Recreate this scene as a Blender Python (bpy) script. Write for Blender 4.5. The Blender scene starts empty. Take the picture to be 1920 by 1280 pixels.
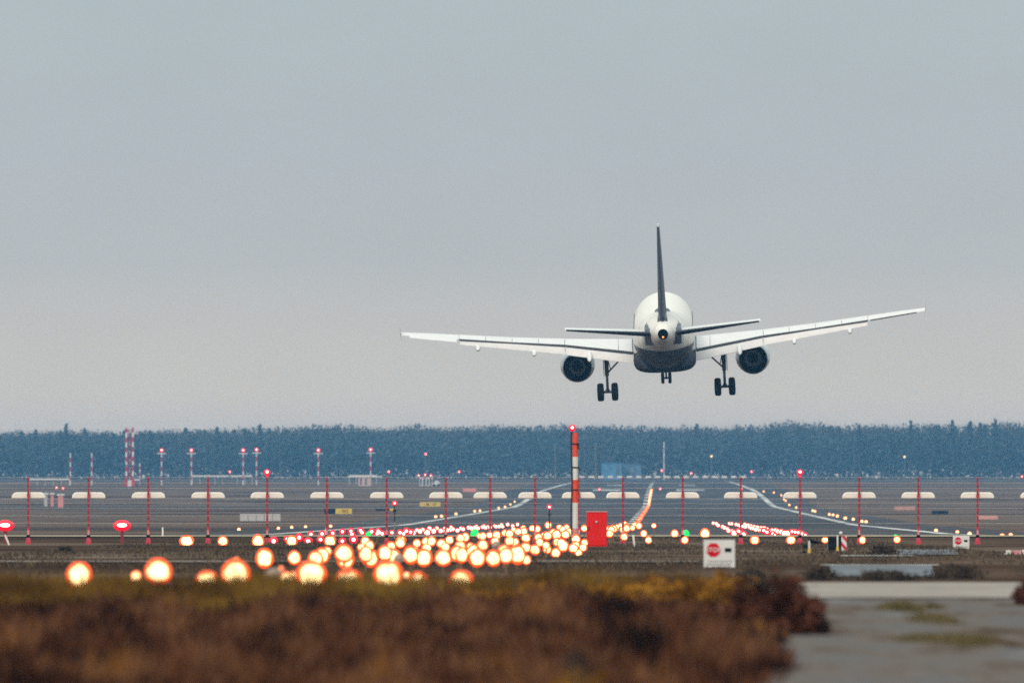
import bpy, bmesh, math, random
import numpy as np
from mathutils import Vector, Matrix, noise as mnoise
C = bpy.context.scene
COL = C.collection
rnd = random.Random(7)
nrg = np.random.default_rng(11)
R = math.radians
PI = math.pi

# ------------------------------------------------------------------ camera, sky, sun
F = 22000.0            # focal length in photo pixels (1920 wide)
HOR = 890.0            # eye-level line in the photo
cam = bpy.data.cameras.new('camera')
camo = bpy.data.objects.new('camera', cam); COL.objects.link(camo)
cam.sensor_width = 36; cam.lens = F / 1920 * 36
cam.shift_y = (HOR - 640) / 1920
cam.clip_start = 1; cam.clip_end = 80000
camo.rotation_euler = (R(90), 0, 0)
cam.dof.use_dof = True
cam.dof.focus_distance = 540
cam.dof.aperture_fstop = cam.lens / 105.0
C.camera = camo

SUN_EL, SUN_AZ = 24, 200          # behind the camera, a little to the left
W = bpy.data.worlds.new('World'); C.world = W; W.use_nodes = True
nt = W.node_tree; N = nt.nodes; L = nt.links
bg = N['Background']; bg.inputs['Strength'].default_value = 0.1
sky = N.new('ShaderNodeTexSky'); sky.sky_type = 'NISHITA'; sky.sun_disc = False
sky.sun_elevation = R(SUN_EL); sky.sun_rotation = R(SUN_AZ)
tc = N.new('ShaderNodeTexCoord'); sep = N.new('ShaderNodeSeparateXYZ')
L.new(tc.outputs['Generated'], sep.inputs[0])
mr = N.new('ShaderNodeMapRange'); mr.inputs['From Min'].default_value = 0.0; mr.inputs['From Max'].default_value = 0.06
L.new(sep.outputs['Z'], mr.inputs['Value'])
rp = N.new('ShaderNodeValToRGB'); e = rp.color_ramp.elements
SKY = [(0.0, (.82, .67, .54)), (.08, (.765, .65, .53)), (.15, (.66, .605, .53)), (.3, (.51, .522, .525)), (.45, (.463, .503, .522)), (.7, (.445, .508, .527)), (1.0, (.437, .512, .53))]
e[0].position, e[0].color = SKY[0][0], SKY[0][1] + (1,)
e[1].position, e[1].color = SKY[-1][0], SKY[-1][1] + (1,)
for p, c in SKY[1:-1]:
    k = e.new(p); k.color = c + (1,)
L.new(mr.outputs[0], rp.inputs[0])
# brighter overcast overhead
mr2 = N.new('ShaderNodeMapRange'); mr2.inputs['From Min'].default_value = 0.06; mr2.inputs['From Max'].default_value = 0.9
mr2.inputs['To Min'].default_value = 10; mr2.inputs['To Max'].default_value = 29
L.new(sep.outputs['Z'], mr2.inputs['Value'])
sc = N.new('ShaderNodeVectorMath'); sc.operation = 'SCALE'
L.new(rp.outputs[0], sc.inputs[0]); L.new(mr2.outputs[0], sc.inputs['Scale'])
# faint cloud structure
ns = N.new('ShaderNodeTexNoise'); ns.inputs['Scale'].default_value = 60; ns.inputs['Detail'].default_value = 3
mp = N.new('ShaderNodeMapping'); mp.inputs['Scale'].default_value = (1, 1, 2.2)
L.new(tc.outputs['Generated'], mp.inputs[0]); L.new(mp.outputs[0], ns.inputs['Vector'])
mr3 = N.new('ShaderNodeMapRange'); mr3.inputs['To Min'].default_value = .965; mr3.inputs['To Max'].default_value = 1.035
L.new(ns.outputs[0], mr3.inputs['Value'])
sc2 = N.new('ShaderNodeVectorMath'); sc2.operation = 'SCALE'
wm = N.new('ShaderNodeMixRGB'); wm.blend_type = 'MULTIPLY'; wm.inputs[2].default_value = (1.05, .985, .90, 1)   # warm light through the cloud overhead
mr4 = N.new('ShaderNodeMapRange'); mr4.inputs['From Min'].default_value = .08; mr4.inputs['From Max'].default_value = .4
L.new(sep.outputs['Z'], mr4.inputs['Value']); L.new(mr4.outputs[0], wm.inputs[0]); L.new(sc.outputs[0], wm.inputs[1])
L.new(wm.outputs[0], sc2.inputs[0]); L.new(mr3.outputs[0], sc2.inputs['Scale'])
mx = N.new('ShaderNodeMixRGB'); mx.inputs[0].default_value = 0.96
L.new(sky.outputs[0], mx.inputs[1]); L.new(sc2.outputs[0], mx.inputs[2])
lw = N.new('ShaderNodeMapRange'); lw.inputs['From Min'].default_value = -.02; lw.inputs['From Max'].default_value = -.004
lw.inputs['To Min'].default_value = .18; lw.inputs['To Max'].default_value = 1.0          # land beyond the modelled ground
L.new(sep.outputs['Z'], lw.inputs['Value'])
sc3 = N.new('ShaderNodeVectorMath'); sc3.operation = 'SCALE'
L.new(mx.outputs[0], sc3.inputs[0]); L.new(lw.outputs[0], sc3.inputs['Scale'])
L.new(sc3.outputs[0], bg.inputs['Color'])
W.cycles.sampling_method = 'MANUAL'; W.cycles.sample_map_resolution = 512

sl = bpy.data.lights.new('sun', 'SUN'); sl.energy = 1.5; sl.angle = R(12); sl.color = (1, .87, .74)
so = bpy.data.objects.new('sun', sl); COL.objects.link(so)
az = R(SUN_AZ)
sd = Vector((math.sin(az) * math.cos(R(SUN_EL)), math.cos(az) * math.cos(R(SUN_EL)), math.sin(R(SUN_EL))))
so.rotation_euler = sd.to_track_quat('Z', 'Y').to_euler()
so.location = (0, -50, 80)

C.view_settings.view_transform = 'Standard'; C.view_settings.look = 'None'
C.view_settings.exposure = 0.0; C.view_settings.gamma = 1
C.cycles.max_bounces = 5; C.cycles.diffuse_bounces = 2; C.cycles.glossy_bounces = 2
C.cycles.transmission_bounces = 2; C.cycles.transparent_max_bounces = 6; C.cycles.volume_bounces = 0
C.cycles.sample_clamp_indirect = 1.5
C.cycles.use_denoising = False   # leaves a little grain, as in the photograph
C.cycles.filter_width = 1.6

# ------------------------------------------------------------------ helpers
def P(x, y, Y):
    "the point at distance Y that the photo shows at pixel x, y"
    return Vector(((x - 960) * Y / F, Y, (HOR - y) * Y / F))

GP = [(-900, -1.6), (130, -1.62), (175, -1.70), (225, -1.85), (300, -2.1), (423, -2.5), (520, -2.68), (620, -3.3), (777, -4.0),
      (1184, -5.1), (1652, -5.4), (2060, -5.6), (2310, -4.2), (2488, -3.4), (3000, -2.55), (4000, -1.55), (4600, -1.5), (9000, -1.3)]
GY = [p[0] for p in GP]; GZ = [p[1] for p in GP]
def zg(Y):
    w = 0.025 * abs(Y)
    return float(np.mean(np.interp(np.linspace(Y - w, Y + w, 5), GY, GZ)))
def Yof(y, h=0.0, ymin=60):
    Y = ymin
    while Y < 4500:
        if HOR + F * (-zg(Y) - h) / Y <= y: return Y
        Y *= 1.004
    return Y

def tag(o, label=None, cat=None, group=None, kind=None):
    if label: o['label'] = label
    if cat: o['category'] = cat
    if group: o['group'] = group
    if kind: o['kind'] = kind
    return o
def empty(name, loc, rz=0):
    o = bpy.data.objects.new(name, None); COL.objects.link(o)
    o.location = loc; o.rotation_euler = (0, 0, rz); o.empty_display_size = .2
    return o
def copy_tree(o, parent=None):
    c = o.copy(); COL.objects.link(c)
    if parent is not None: c.parent = parent
    for ch in list(o.children): copy_tree(ch, c)
    return c

class MB:
    def __init__(s): s.v = []; s.f = []; s.m = []
    def add(s, vs, fs, mi=0):
        b = len(s.v); s.v += [tuple(v) for v in vs]
        s.f += [tuple(i + b for i in f) for f in fs]; s.m += [mi] * len(fs); return s
    def box(s, c, d, mi=0, rot=None):
        x, y, z = d[0] / 2, d[1] / 2, d[2] / 2
        vs = [Vector(p) for p in ((-x, -y, -z), (x, -y, -z), (x, y, -z), (-x, y, -z), (-x, -y, z), (x, -y, z), (x, y, z), (-x, y, z))]
        if rot is not None: vs = [rot @ v for v in vs]
        vs = [v + Vector(c) for v in vs]
        return s.add(vs, [(0, 3, 2, 1), (4, 5, 6, 7), (0, 1, 5, 4), (1, 2, 6, 5), (2, 3, 7, 6), (3, 0, 4, 7)], mi)
    def loft(s, rings, mi=0, cap0=True, cap1=True, closed=True):
        n = len(rings[0]); vs = [p for r in rings for p in r]; fs = []
        for i in range(len(rings) - 1):
            for j in range(n if closed else n - 1):
                k = (j + 1) % n
                fs.append((i * n + j, i * n + k, (i + 1) * n + k, (i + 1) * n + j))
        if cap0: fs.append(tuple(range(n - 1, -1, -1)))
        if cap1: fs.append(tuple((len(rings) - 1) * n + j for j in range(n)))
        return s.add(vs, fs, mi)
    def tube(s, p0, p1, r0, r1=None, n=10, mi=0):
        p0, p1 = Vector(p0), Vector(p1); r1 = r0 if r1 is None else r1
        q = (p1 - p0).to_track_quat('Z', 'Y')
        ring = lambda p, r: [p + q @ Vector((r * math.cos(2 * PI * k / n), r * math.sin(2 * PI * k / n), 0)) for k in range(n)]
        return s.loft([ring(p0, r0), ring(p1, r1)], mi)
    def lathe(s, prof, origin=(0, 0, 0), axis=(0, 0, 1), n=24, mi=0, cap0=True, cap1=True):
        "prof: list of (r, along)"
        q = Vector(axis).to_track_quat('Z', 'Y'); o = Vector(origin)
        rings = [[o + q @ Vector((r * math.cos(2 * PI * k / n), r * math.sin(2 * PI * k / n), a)) for k in range(n)] for r, a in prof]
        return s.loft(rings, mi, cap0, cap1)
    def sphere(s, c, r, n=12, m=7, mi=0, sc=(1, 1, 1)):
        rings = []
        for i in range(1, m):
            t = PI * i / m
            rings.append([Vector(c) + Vector((r * math.sin(t) * math.cos(2 * PI * k / n) * sc[0], r * math.sin(t) * math.sin(2 * PI * k / n) * sc[1], -r * math.cos(t) * sc[2])) for k in range(n)])
        return s.loft(rings, mi)
    def prism(s, poly, y0, y1, mi=0):
        "poly of (x, z), extruded along y"
        a = [Vector((x, y0, z)) for x, z in poly]; b = [Vector((x, y1, z)) for x, z in poly]
        return s.loft([a, b], mi)
    def build(s, name, mats, parent=None, smooth=False, bevel=0, fixn=True):
        me = bpy.data.meshes.new(name); me.from_pydata(s.v, [], s.f)
        if not isinstance(mats, (list, tuple)): mats = [mats]
        for m in mats: me.materials.append(m)
        me.polygons.foreach_set('material_index', s.m)
        if fixn:
            bm = bmesh.new(); bm.from_mesh(me); bmesh.ops.recalc_face_normals(bm, faces=bm.faces); bm.to_mesh(me); bm.free()
        if smooth:
            me.polygons.foreach_set('use_smooth', [True] * len(me.polygons))
            me.set_sharp_from_angle(angle=R(40))
        o = bpy.data.objects.new(name, me); COL.objects.link(o)
        if parent is not None: o.parent = parent
        if bevel:
            b = o.modifiers.new('bevel', 'BEVEL'); b.width = bevel; b.segments = 2
        return o

def mat(name, col, rough=.6, metal=0, var=.12, scale=8, bump=0, spec=.5, coat=0):
    m = bpy.data.materials.new(name); m.use_nodes = True
    nt = m.node_tree; b = nt.nodes['Principled BSDF']
    b.inputs['Roughness'].default_value = rough; b.inputs['Metallic'].default_value = metal
    b.inputs['Specular IOR Level'].default_value = spec; b.inputs['Coat Weight'].default_value = coat
    tx = nt.nodes.new('ShaderNodeTexCoord'); no = nt.nodes.new('ShaderNodeTexNoise')
    no.inputs['Scale'].default_value = scale; no.inputs['Detail'].default_value = 4
    nt.links.new(tx.outputs['Object'], no.inputs['Vector'])
    rp = nt.nodes.new('ShaderNodeValToRGB')
    rp.color_ramp.elements[0].position = .3; rp.color_ramp.elements[1].position = .7
    rp.color_ramp.elements[0].color = tuple(c * (1 - var) for c in col) + (1,)
    rp.color_ramp.elements[1].color = tuple(min(1, c * (1 + var)) for c in col) + (1,)
    nt.links.new(no.outputs[0], rp.inputs[0]); nt.links.new(rp.outputs[0], b.inputs['Base Color'])
    if bump:
        bu = nt.nodes.new('ShaderNodeBump'); bu.inputs['Strength'].default_value = bump
        nt.links.new(no.outputs[0], bu.inputs['Height']); nt.links.new(bu.outputs[0], b.inputs['Normal'])
    return m
def emat(name, col, strength, lo=.55, hi=1.45, glow=False):
    m = bpy.data.materials.new(name); m.use_nodes = True
    nt = m.node_tree; b = nt.nodes['Principled BSDF']
    b.inputs['Base Color'].default_value = tuple(min(1, c) * .6 for c in col) + (1,)
    b.inputs['Emission Color'].default_value = col + (1,); b.inputs['Emission Strength'].default_value = strength
    no = nt.nodes.new('ShaderNodeTexNoise'); no.inputs['Scale'].default_value = 13
    tx = nt.nodes.new('ShaderNodeNewGeometry'); nt.links.new(tx.outputs['Position'], no.inputs['Vector'])
    k = nt.nodes.new('ShaderNodeMapRange'); k.inputs['To Min'].default_value = strength * lo; k.inputs['To Max'].default_value = strength * hi
    nt.links.new(no.outputs[0], k.inputs['Value']); nt.links.new(k.outputs[0], b.inputs['Emission Strength'])
    m.cycles.emission_sampling = 'FRONT' if glow else 'NONE'
    return m
def ground_mat(name, stops, sx, sy, rough=.9, detail=5, bump=0, fine=0, spec=.0):
    "colour mottling in world metres, stretched by 1/sx, 1/sy"
    m = bpy.data.materials.new(name); m.use_nodes = True
    nt = m.node_tree; b = nt.nodes['Principled BSDF']; b.inputs['Roughness'].default_value = rough
    b.inputs['Specular IOR Level'].default_value = spec
    g = nt.nodes.new('ShaderNodeNewGeometry'); mp = nt.nodes.new('ShaderNodeMapping'); mp.inputs['Scale'].default_value = (sx, sy, sx)
    nt.links.new(g.outputs['Position'], mp.inputs[0])
    no = nt.nodes.new('ShaderNodeTexNoise'); no.inputs['Scale'].default_value = 1; no.inputs['Detail'].default_value = detail; no.inputs['Roughness'].default_value = .62
    nt.links.new(mp.outputs[0], no.inputs['Vector'])
    rp = nt.nodes.new('ShaderNodeValToRGB'); e = rp.color_ramp.elements
    e[0].position, e[0].color = stops[0][0], tuple(stops[0][1]) + (1,)
    e[1].position, e[1].color = stops[-1][0], tuple(stops[-1][1]) + (1,)
    for p, c in stops[1:-1]:
        q = e.new(p); q.color = tuple(c) + (1,)
    nt.links.new(no.outputs[0], rp.inputs[0])
    out = rp.outputs[0]
    if fine:
        n2 = nt.nodes.new('ShaderNodeTexNoise'); n2.inputs['Scale'].default_value = fine; n2.inputs['Detail'].default_value = 3
        nt.links.new(g.outputs['Position'], n2.inputs['Vector'])
        k = nt.nodes.new('ShaderNodeMapRange'); k.inputs['To Min'].default_value = .6; k.inputs['To Max'].default_value = 1.4
        nt.links.new(n2.outputs[0], k.inputs['Value'])
        s2 = nt.nodes.new('ShaderNodeVectorMath'); s2.operation = 'SCALE'
        nt.links.new(out, s2.inputs[0]); nt.links.new(k.outputs[0], s2.inputs['Scale']); out = s2.outputs[0]
    nt.links.new(out, b.inputs['Base Color'])
    return m
def leaf_mat(name, stops, scale=2.0, rough=.8, ys=1.0):
    "leaf colour varies from clump to clump (world noise) and from leaf to leaf (island)"
    m = bpy.data.materials.new(name); m.use_nodes = True
    nt = m.node_tree; b = nt.nodes['Principled BSDF']; b.inputs['Roughness'].default_value = rough
    b.inputs['Specular IOR Level'].default_value = .05
    g = nt.nodes.new('ShaderNodeNewGeometry'); no = nt.nodes.new('ShaderNodeTexNoise')
    no.inputs['Scale'].default_value = scale; no.inputs['Detail'].default_value = 2
    mp = nt.nodes.new('ShaderNodeMapping'); mp.inputs['Scale'].default_value = (1, ys, 1)
    nt.links.new(g.outputs['Position'], mp.inputs[0]); nt.links.new(mp.outputs[0], no.inputs['Vector'])
    ad = nt.nodes.new('ShaderNodeMath'); ad.operation = 'MULTIPLY_ADD'; ad.inputs[1].default_value = .30
    nt.links.new(g.outputs['Random Per Island'], ad.inputs[0])
    sb = nt.nodes.new('ShaderNodeMath'); sb.operation = 'MULTIPLY_ADD'; sb.inputs[1].default_value = 2.2; sb.inputs[2].default_value = -.75
    nt.links.new(no.outputs[0], sb.inputs[0]); nt.links.new(sb.outputs[0], ad.inputs[2])
    rp = nt.nodes.new('ShaderNodeValToRGB'); e = rp.color_ramp.elements
    e[0].position, e[0].color = stops[0][0], tuple(stops[0][1]) + (1,)
    e[1].position, e[1].color = stops[-1][0], tuple(stops[-1][1]) + (1,)
    for p, c in stops[1:-1]:
        q = e.new(p); q.color = tuple(c) + (1,)
    nt.links.new(ad.outputs[0], rp.inputs[0]); nt.links.new(rp.outputs[0], b.inputs['Base Color'])
    return m

def tri_mesh(name, V, mats, parent=None, mi=None):
    "V: (n, 3, 3) array of triangles"
    n = len(V); me = bpy.data.meshes.new(name)
    me.vertices.add(n * 3); me.vertices.foreach_set('co', np.ascontiguousarray(V, dtype=np.float32).ravel())
    me.loops.add(n * 3); me.loops.foreach_set('vertex_index', np.arange(n * 3, dtype=np.int32))
    me.polygons.add(n); me.polygons.foreach_set('loop_start', np.arange(0, n * 3, 3, dtype=np.int32))
    try: me.polygons.foreach_set('loop_total', np.full(n, 3, dtype=np.int32))
    except Exception: pass
    if not isinstance(mats, (list, tuple)): mats = [mats]
    for m in mats: me.materials.append(m)
    if mi is not None: me.polygons.foreach_set('material_index', np.asarray(mi, dtype=np.int32))
    me.update(calc_edges=True)
    o = bpy.data.objects.new(name, me); COL.objects.link(o)
    if parent is not None: o.parent = parent
    return o
def blades(pts, h, w, lean=.5):
    "one narrow upright triangle per point"
    n = len(pts); a = nrg.uniform(0, 2 * PI, n); d = nrg.uniform(0, 2 * PI, n); l = nrg.uniform(0, lean, n) * h
    V = np.zeros((n, 3, 3)); ox = np.cos(a) * w / 2; oy = np.sin(a) * w / 2
    V[:, 0] = pts; V[:, 0, 0] -= ox; V[:, 0, 1] -= oy
    V[:, 1] = pts; V[:, 1, 0] += ox; V[:, 1, 1] += oy
    V[:, 2] = pts; V[:, 2, 0] += np.cos(d) * l; V[:, 2, 1] += np.sin(d) * l; V[:, 2, 2] += h
    return V
def leaves(pts, size):
    "one randomly turned triangle per point"
    n = len(pts); A = nrg.normal(size=(n, 3)); A /= np.linalg.norm(A, axis=1)[:, None]
    B = nrg.normal(size=(n, 3)); B -= (A * B).sum(1)[:, None] * A; B /= np.linalg.norm(B, axis=1)[:, None]
    D = np.cross(A, B); s = (nrg.uniform(.6, 1.4, n) * size)[:, None]
    V = np.zeros((n, 3, 3)); V[:, 0] = pts + B * s; V[:, 1] = pts - B * s * .6 + D * s * .7; V[:, 2] = pts - B * s * .6 - D * s * .7
    return V
def text_mesh(txt, size, mi_mat, name, parent, loc, rot=(R(90), 0, 0), depth=.004):
    cu = bpy.data.curves.new(name, 'FONT'); cu.body = txt; cu.size = size; cu.align_x = 'CENTER'; cu.align_y = 'CENTER'
    cu.extrude = depth; cu.offset = size * .012
    t = bpy.data.objects.new(name + '_src', cu); COL.objects.link(t)
    dg = bpy.context.evaluated_depsgraph_get(); me = bpy.data.meshes.new_from_object(t.evaluated_get(dg))
    bpy.data.objects.remove(t); bpy.data.curves.remove(cu)
    me.materials.clear(); me.materials.append(mi_mat)
    o = bpy.data.objects.new(name, me); COL.objects.link(o); o.parent = parent; o.location = loc; o.rotation_euler = rot
    return o

# ------------------------------------------------------------------ materials
M = {}
M['white'] = mat('aircraft_white_paint', (.80, .79, .78), .32, var=.03, scale=1.2, coat=.2)
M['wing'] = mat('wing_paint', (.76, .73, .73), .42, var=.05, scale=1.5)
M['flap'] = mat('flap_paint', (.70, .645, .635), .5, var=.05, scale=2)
M['belly'] = mat('grey_with_underside_shade', (.035, .036, .048), .7, var=.1, scale=1.5, spec=.12)  # underside shade put into the colour, far darker than the grey itself
M['navy'] = mat('navy_paint', (.010, .014, .036), .45, var=.2, scale=1)
M['cove'] = mat('flap_cove', (.018, .018, .022), .7)
M['metal'] = mat('bare_metal', (.36, .35, .35), .38, metal=.8, var=.1)
M['gear'] = mat('gear_steel', (.07, .072, .08), .5, metal=.3)
M['tyre'] = mat('tyre_rubber', (.008, .008, .010), .85, spec=.1)
M['black'] = mat('black_interior', (.004, .004, .006), .7, spec=.1)
M['hot'] = mat('nozzle_metal', (.13, .12, .12), .32, metal=.85)
M['grey'] = mat('seal_grey', (.10, .105, .13), .5)
M['red'] = mat('red_enamel', (.75, .012, .012), .45, var=.06, scale=3)
M['cabred'] = mat('signal_red_enamel', (.80, .010, .006), .6, var=.06, scale=2, spec=.15)
M['orange'] = mat('orange_red_paint', (.82, .07, .018), .5, var=.1, scale=6)
M['wpaint'] = mat('white_post_paint', (.74, .70, .65), .5, var=.08, scale=6)
M['cream'] = mat('cream_radome', (.90, .83, .75), .45, var=.05, scale=3)
M['crimson'] = mat('crimson_paint', (.50, .012, .04), .55, var=.2, scale=9)
M['dkred'] = mat('dark_red_paint', (.22, .012, .025), .6, var=.2, scale=9)
M['pink'] = mat('pale_red_and_glare', (.72, .25, .24), .6, var=.1)
M['wire'] = mat('galvanised_wire', (.42, .38, .34), .5, metal=.3)
M['cable'] = mat('black_cable', (.01, .012, .016), .6)
M['sign'] = mat('white_sign_board', (.70, .68, .66), .5, var=.06, scale=5)
M['signred'] = mat('sign_red', (.62, .004, .016), .7, spec=.05)
M['ink'] = mat('dark_print', (.10, .09, .10), .7)
M['blackp'] = mat('black_panel', (.006, .007, .010), .6, spec=.1)
M['yellow'] = mat('yellow_sign', (.72, .48, .06), .5)
M['concrete'] = mat('pale_cabinet', (.50, .46, .44), .7, var=.1)
M['bluebox'] = mat('light_blue_cladding', (.07, .20, .34), .6, var=.25, scale=.6)
M['bark'] = mat('bark', (.06, .045, .035), .9)
M['olive'] = mat('olive_pole_paint', (.14, .13, .06), .6)
M['housing'] = mat('lamp_housing', (.22, .12, .06), .5)
M['unlit'] = mat('unlit_glass', (.34, .26, .21), .25, var=.2)
M['l_core'] = emat('hot_lamp_core', (1, .67, .29), 2.9, -.45, 2.35, True)
M['l_rim'] = emat('amber_lamp_glass', (1, .085, .006), 1.5, .6, 1.4)
M['r_core'] = emat('hot_red_core', (1, .74, .66), 4.0)
M['r_rim'] = emat('red_lamp_glass', (1, .006, .03), .85)
M['w_core'] = emat('pinkish_lamp_core', (1, .72, .50), 3.2)
M['g_rim'] = emat('green_lamp_glass', (.0, .75, .13), 1.0)
M['y_core'] = emat('yellow_lamp', (1, .66, .30), 2.2)
M['amber'] = emat('faint_amber_lamp', (1, .2, .06), .9)

# ------------------------------------------------------------------ ground, roads, runway
soil = ground_mat('dry_field', [(.32, (.036, .020, .013)), (.45, (.070, .042, .029)), (.56, (.118, .080, .058)), (.74, (.20, .15, .115))], .035, .022, fine=.9)
asphalt = ground_mat('runway_asphalt', [(.36, (.034, .027, .028)), (.5, (.055, .045, .046)), (.64, (.080, .067, .066))], .05, .012, rough=.85, spec=.08)
paint = ground_mat('runway_paint', [(.34, (.26, .25, .245)), (.5, (.50, .49, .475)), (.66, (.72, .71, .69))], .35, .02)
pale = ground_mat('pale_concrete', [(.3, (.25, .213, .192)), (.55, (.32, .277, .253)), (.75, (.39, .34, .315))], .5, .12, fine=4)
sandy = ground_mat('sandy_track', [(.30, (.050, .032, .022)), (.40, (.100, .074, .060)), (.49, (.150, .124, .112)), (.60, (.125, .120, .125)), (.70, (.22, .19, .17))], 1.1, .13, fine=5, rough=.9)
wet = ground_mat('wet_pavement', [(.3, (.055, .06, .075)), (.7, (.12, .125, .145))], .3, .05, rough=.5, spec=.15)

def strip(name, m, ys, xl, xr, dz, nx=10, kind='structure', parent=None):
    "ground-hugging sheet; xl, xr are functions of Y"
    b = MB(); rows = []
    for Y in ys:
        z = zg(Y) + dz
        rows.append([Vector((xl(Y) + (xr(Y) - xl(Y)) * k / nx, Y, z)) for k in range(nx + 1)])
    b.loft(rows, 0, False, False, closed=False)
    o = b.build(name, m, parent, fixn=False)
    for p in o.data.polygons:
        if p.normal.z < 0: p.flip()
    if kind: o['kind'] = kind
    return o
def geo(a, b, n):
    return [a + (b - a) * k / n for k in range(n + 1)]
ysg = sorted(set(list(np.arange(-820, -60, 60.0)) + list(np.arange(-60, 60, 20.0)) + [60 * 1.018 ** k for k in range(256)]))
ysg = [y for y in ysg if y < 5300] + [5300.0]
strip('ground', soil, ysg, lambda Y: -900, lambda Y: 900, 0, 40)
RX = lambda Y: Y * 287 / F - 3.5          # runway centre line
def rstrip(name, m, y0, y1, a, b, dz, n=60, **k):
    return strip(name, m, geo(y0, y1, n), lambda Y: RX(Y) + a, lambda Y: RX(Y) + b, dz, 2, **k)
fgrass = ground_mat('airfield_dry_grass', [(.34, (.045, .026, .019)), (.44, (.108, .070, .051)), (.53, (.165, .115, .087)), (.61, (.100, .070, .055)), (.72, (.24, .175, .13))], .016, .011, detail=6, fine=.05)
strip('airfield_grass', fgrass, geo(545, 1500, 60) + geo(1500, 4140, 60)[1:], lambda Y: -800, lambda Y: 800, .025, 20)
rstrip('runway', asphalt, 545, 3850, -30, 30, .05, 140)
# wide apron bands and taxiways that cross the field
tarm = ground_mat('taxiway_asphalt', [(.36, (.055, .044, .041)), (.64, (.115, .094, .086))], .02, .02, rough=.9)
strip('taxiway', tarm, geo(930, 1010, 8), lambda Y: -700, lambda Y: RX(Y) - 30, .05, 20)
strip('taxiway', tarm, geo(640, 850, 14), lambda Y: RX(Y) + 30, lambda Y: 700, .05, 20)
strip('taxiway', tarm, geo(1900, 2060, 8), lambda Y: -700, lambda Y: RX(Y) - 30, .05, 20)
strip('taxiway', tarm, geo(3450, 3650, 8), lambda Y: -700, lambda Y: 700, .10, 20)
for s in (-1, 1):
    rstrip('runway_edge_line', paint, 640, 3700, s * 22.5 - .5, s * 22.5 + .5, .085, 140)
for k in range(38):
    y0 = 900 + k * 75
    if y0 < 3700: rstrip('runway_centre_line', paint, y0, y0 + 40, -.45, .45, .085, 4)
rstrip('runway_end_line', paint, 700, 716, -6, 21, .085, 4)
for s in (-1, 1):
    rstrip('runway_aiming_mark', paint, 2500, 2570, s * 9 - 3, s * 9 + 3, .085, 4)
    rstrip('runway_aiming_mark', paint, 2900, 2960, s * 9 - 2, s * 9 + 2, .085, 4)
strip('grass_kerb', ground_mat('bleached_grass_edge', [(.3, (.20, .16, .11)), (.7, (.36, .30, .22))], .15, .2, fine=1), geo(494, 545, 8), lambda Y: -90, lambda Y: 90, .04, 30)
# near side: service road, gravel lot, sandy track
strip('road', pale, geo(157, 187, 10), lambda Y: -60, lambda Y: 60, .03, 30)
strip('service_path', pale, geo(263, 267, 2), lambda Y: -60, lambda Y: 4.2, .04, 40)
strip('wet_road', wet, geo(205, 246, 8), lambda Y: 5.55 + .027 * (Y - 205), lambda Y: 7.4 + .034 * (Y - 205), .03, 6)
strip('wet_road_line', paint, geo(246.2, 248.6, 2), lambda Y: 6.5, lambda Y: 9.0, .034, 6)
strip('wet_road', wet, geo(312, 356, 6), lambda Y: 10.0 + .032 * (Y - 312), lambda Y: 11.9 + .034 * (Y - 312), .03, 6)
strip('wet_road_line', paint, geo(301, 305, 2), lambda Y: 8.5, lambda Y: 10.4, .034, 6)
strip('sandy_track', sandy, geo(40, 156.5, 24), lambda Y: 1.4, lambda Y: 9.5, .02, 10)

# ------------------------------------------------------------------ aircraft
ac = empty('airliner', P(1244.5, 624.5, 760))
ac.rotation_mode = 'YXZ'; ac.rotation_euler = (R(4.2), R(-2.68), R(-.74))
tag(ac, 'white twin-engine airliner with navy tail fin landing, wheels down', 'airplane')
def sring(s, zt, zb, hw, n=40, e=2.0, flat=0):
    zc, h = (zt + zb) / 2, (zt - zb) / 2; out = []
    for k in range(n):
        a = 2 * PI * k / n; c, d = math.cos(a), math.sin(a)
        out.append(Vector((hw * math.copysign(abs(c) ** (2 / e), c), s, zc + h * math.copysign(abs(d) ** (2 / e), d))))
    return out
FS = [(-17.7, 1.34, .72, .31), (-17.2, 1.46, .55, .45), (-16.5, 1.62, .33, .62), (-15, 1.82, -.08, .92), (-13, 1.97, -.6, 1.25), (-11, 2.03, -1.08, 1.52), (-9, 2.06, -1.5, 1.75),
      (-7, 2.07, -1.83, 1.9), (-5, 2.07, -2.02, 1.965), (-3, 2.07, -2.07, 1.975), (3, 2.07, -2.07, 1.975), (10.5, 2.07, -2.07, 1.975), (12.5, 1.93, -2.03, 1.84), (14, 1.5, -1.85, 1.5),
      (15.2, .75, -1.5, 1.0), (15.9, .1, -1.0, .5), (16.1, -.3, -.65, .15)]
fm = bpy.data.materials.new('fuselage_white_and_shade'); fm.use_nodes = True
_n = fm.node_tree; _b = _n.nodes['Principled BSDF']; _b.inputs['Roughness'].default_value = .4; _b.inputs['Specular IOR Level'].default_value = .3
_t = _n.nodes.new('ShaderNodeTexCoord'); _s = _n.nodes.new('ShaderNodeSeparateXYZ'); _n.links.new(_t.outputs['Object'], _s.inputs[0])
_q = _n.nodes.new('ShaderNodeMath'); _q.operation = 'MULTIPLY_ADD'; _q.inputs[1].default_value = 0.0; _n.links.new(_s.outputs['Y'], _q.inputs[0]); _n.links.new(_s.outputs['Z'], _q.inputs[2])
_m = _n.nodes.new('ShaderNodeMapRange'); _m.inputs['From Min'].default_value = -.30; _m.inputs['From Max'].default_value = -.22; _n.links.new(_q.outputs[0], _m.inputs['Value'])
_no = _n.nodes.new('ShaderNodeTexNoise'); _no.inputs['Scale'].default_value = 1.1; _n.links.new(_t.outputs['Object'], _no.inputs['Vector'])
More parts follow.
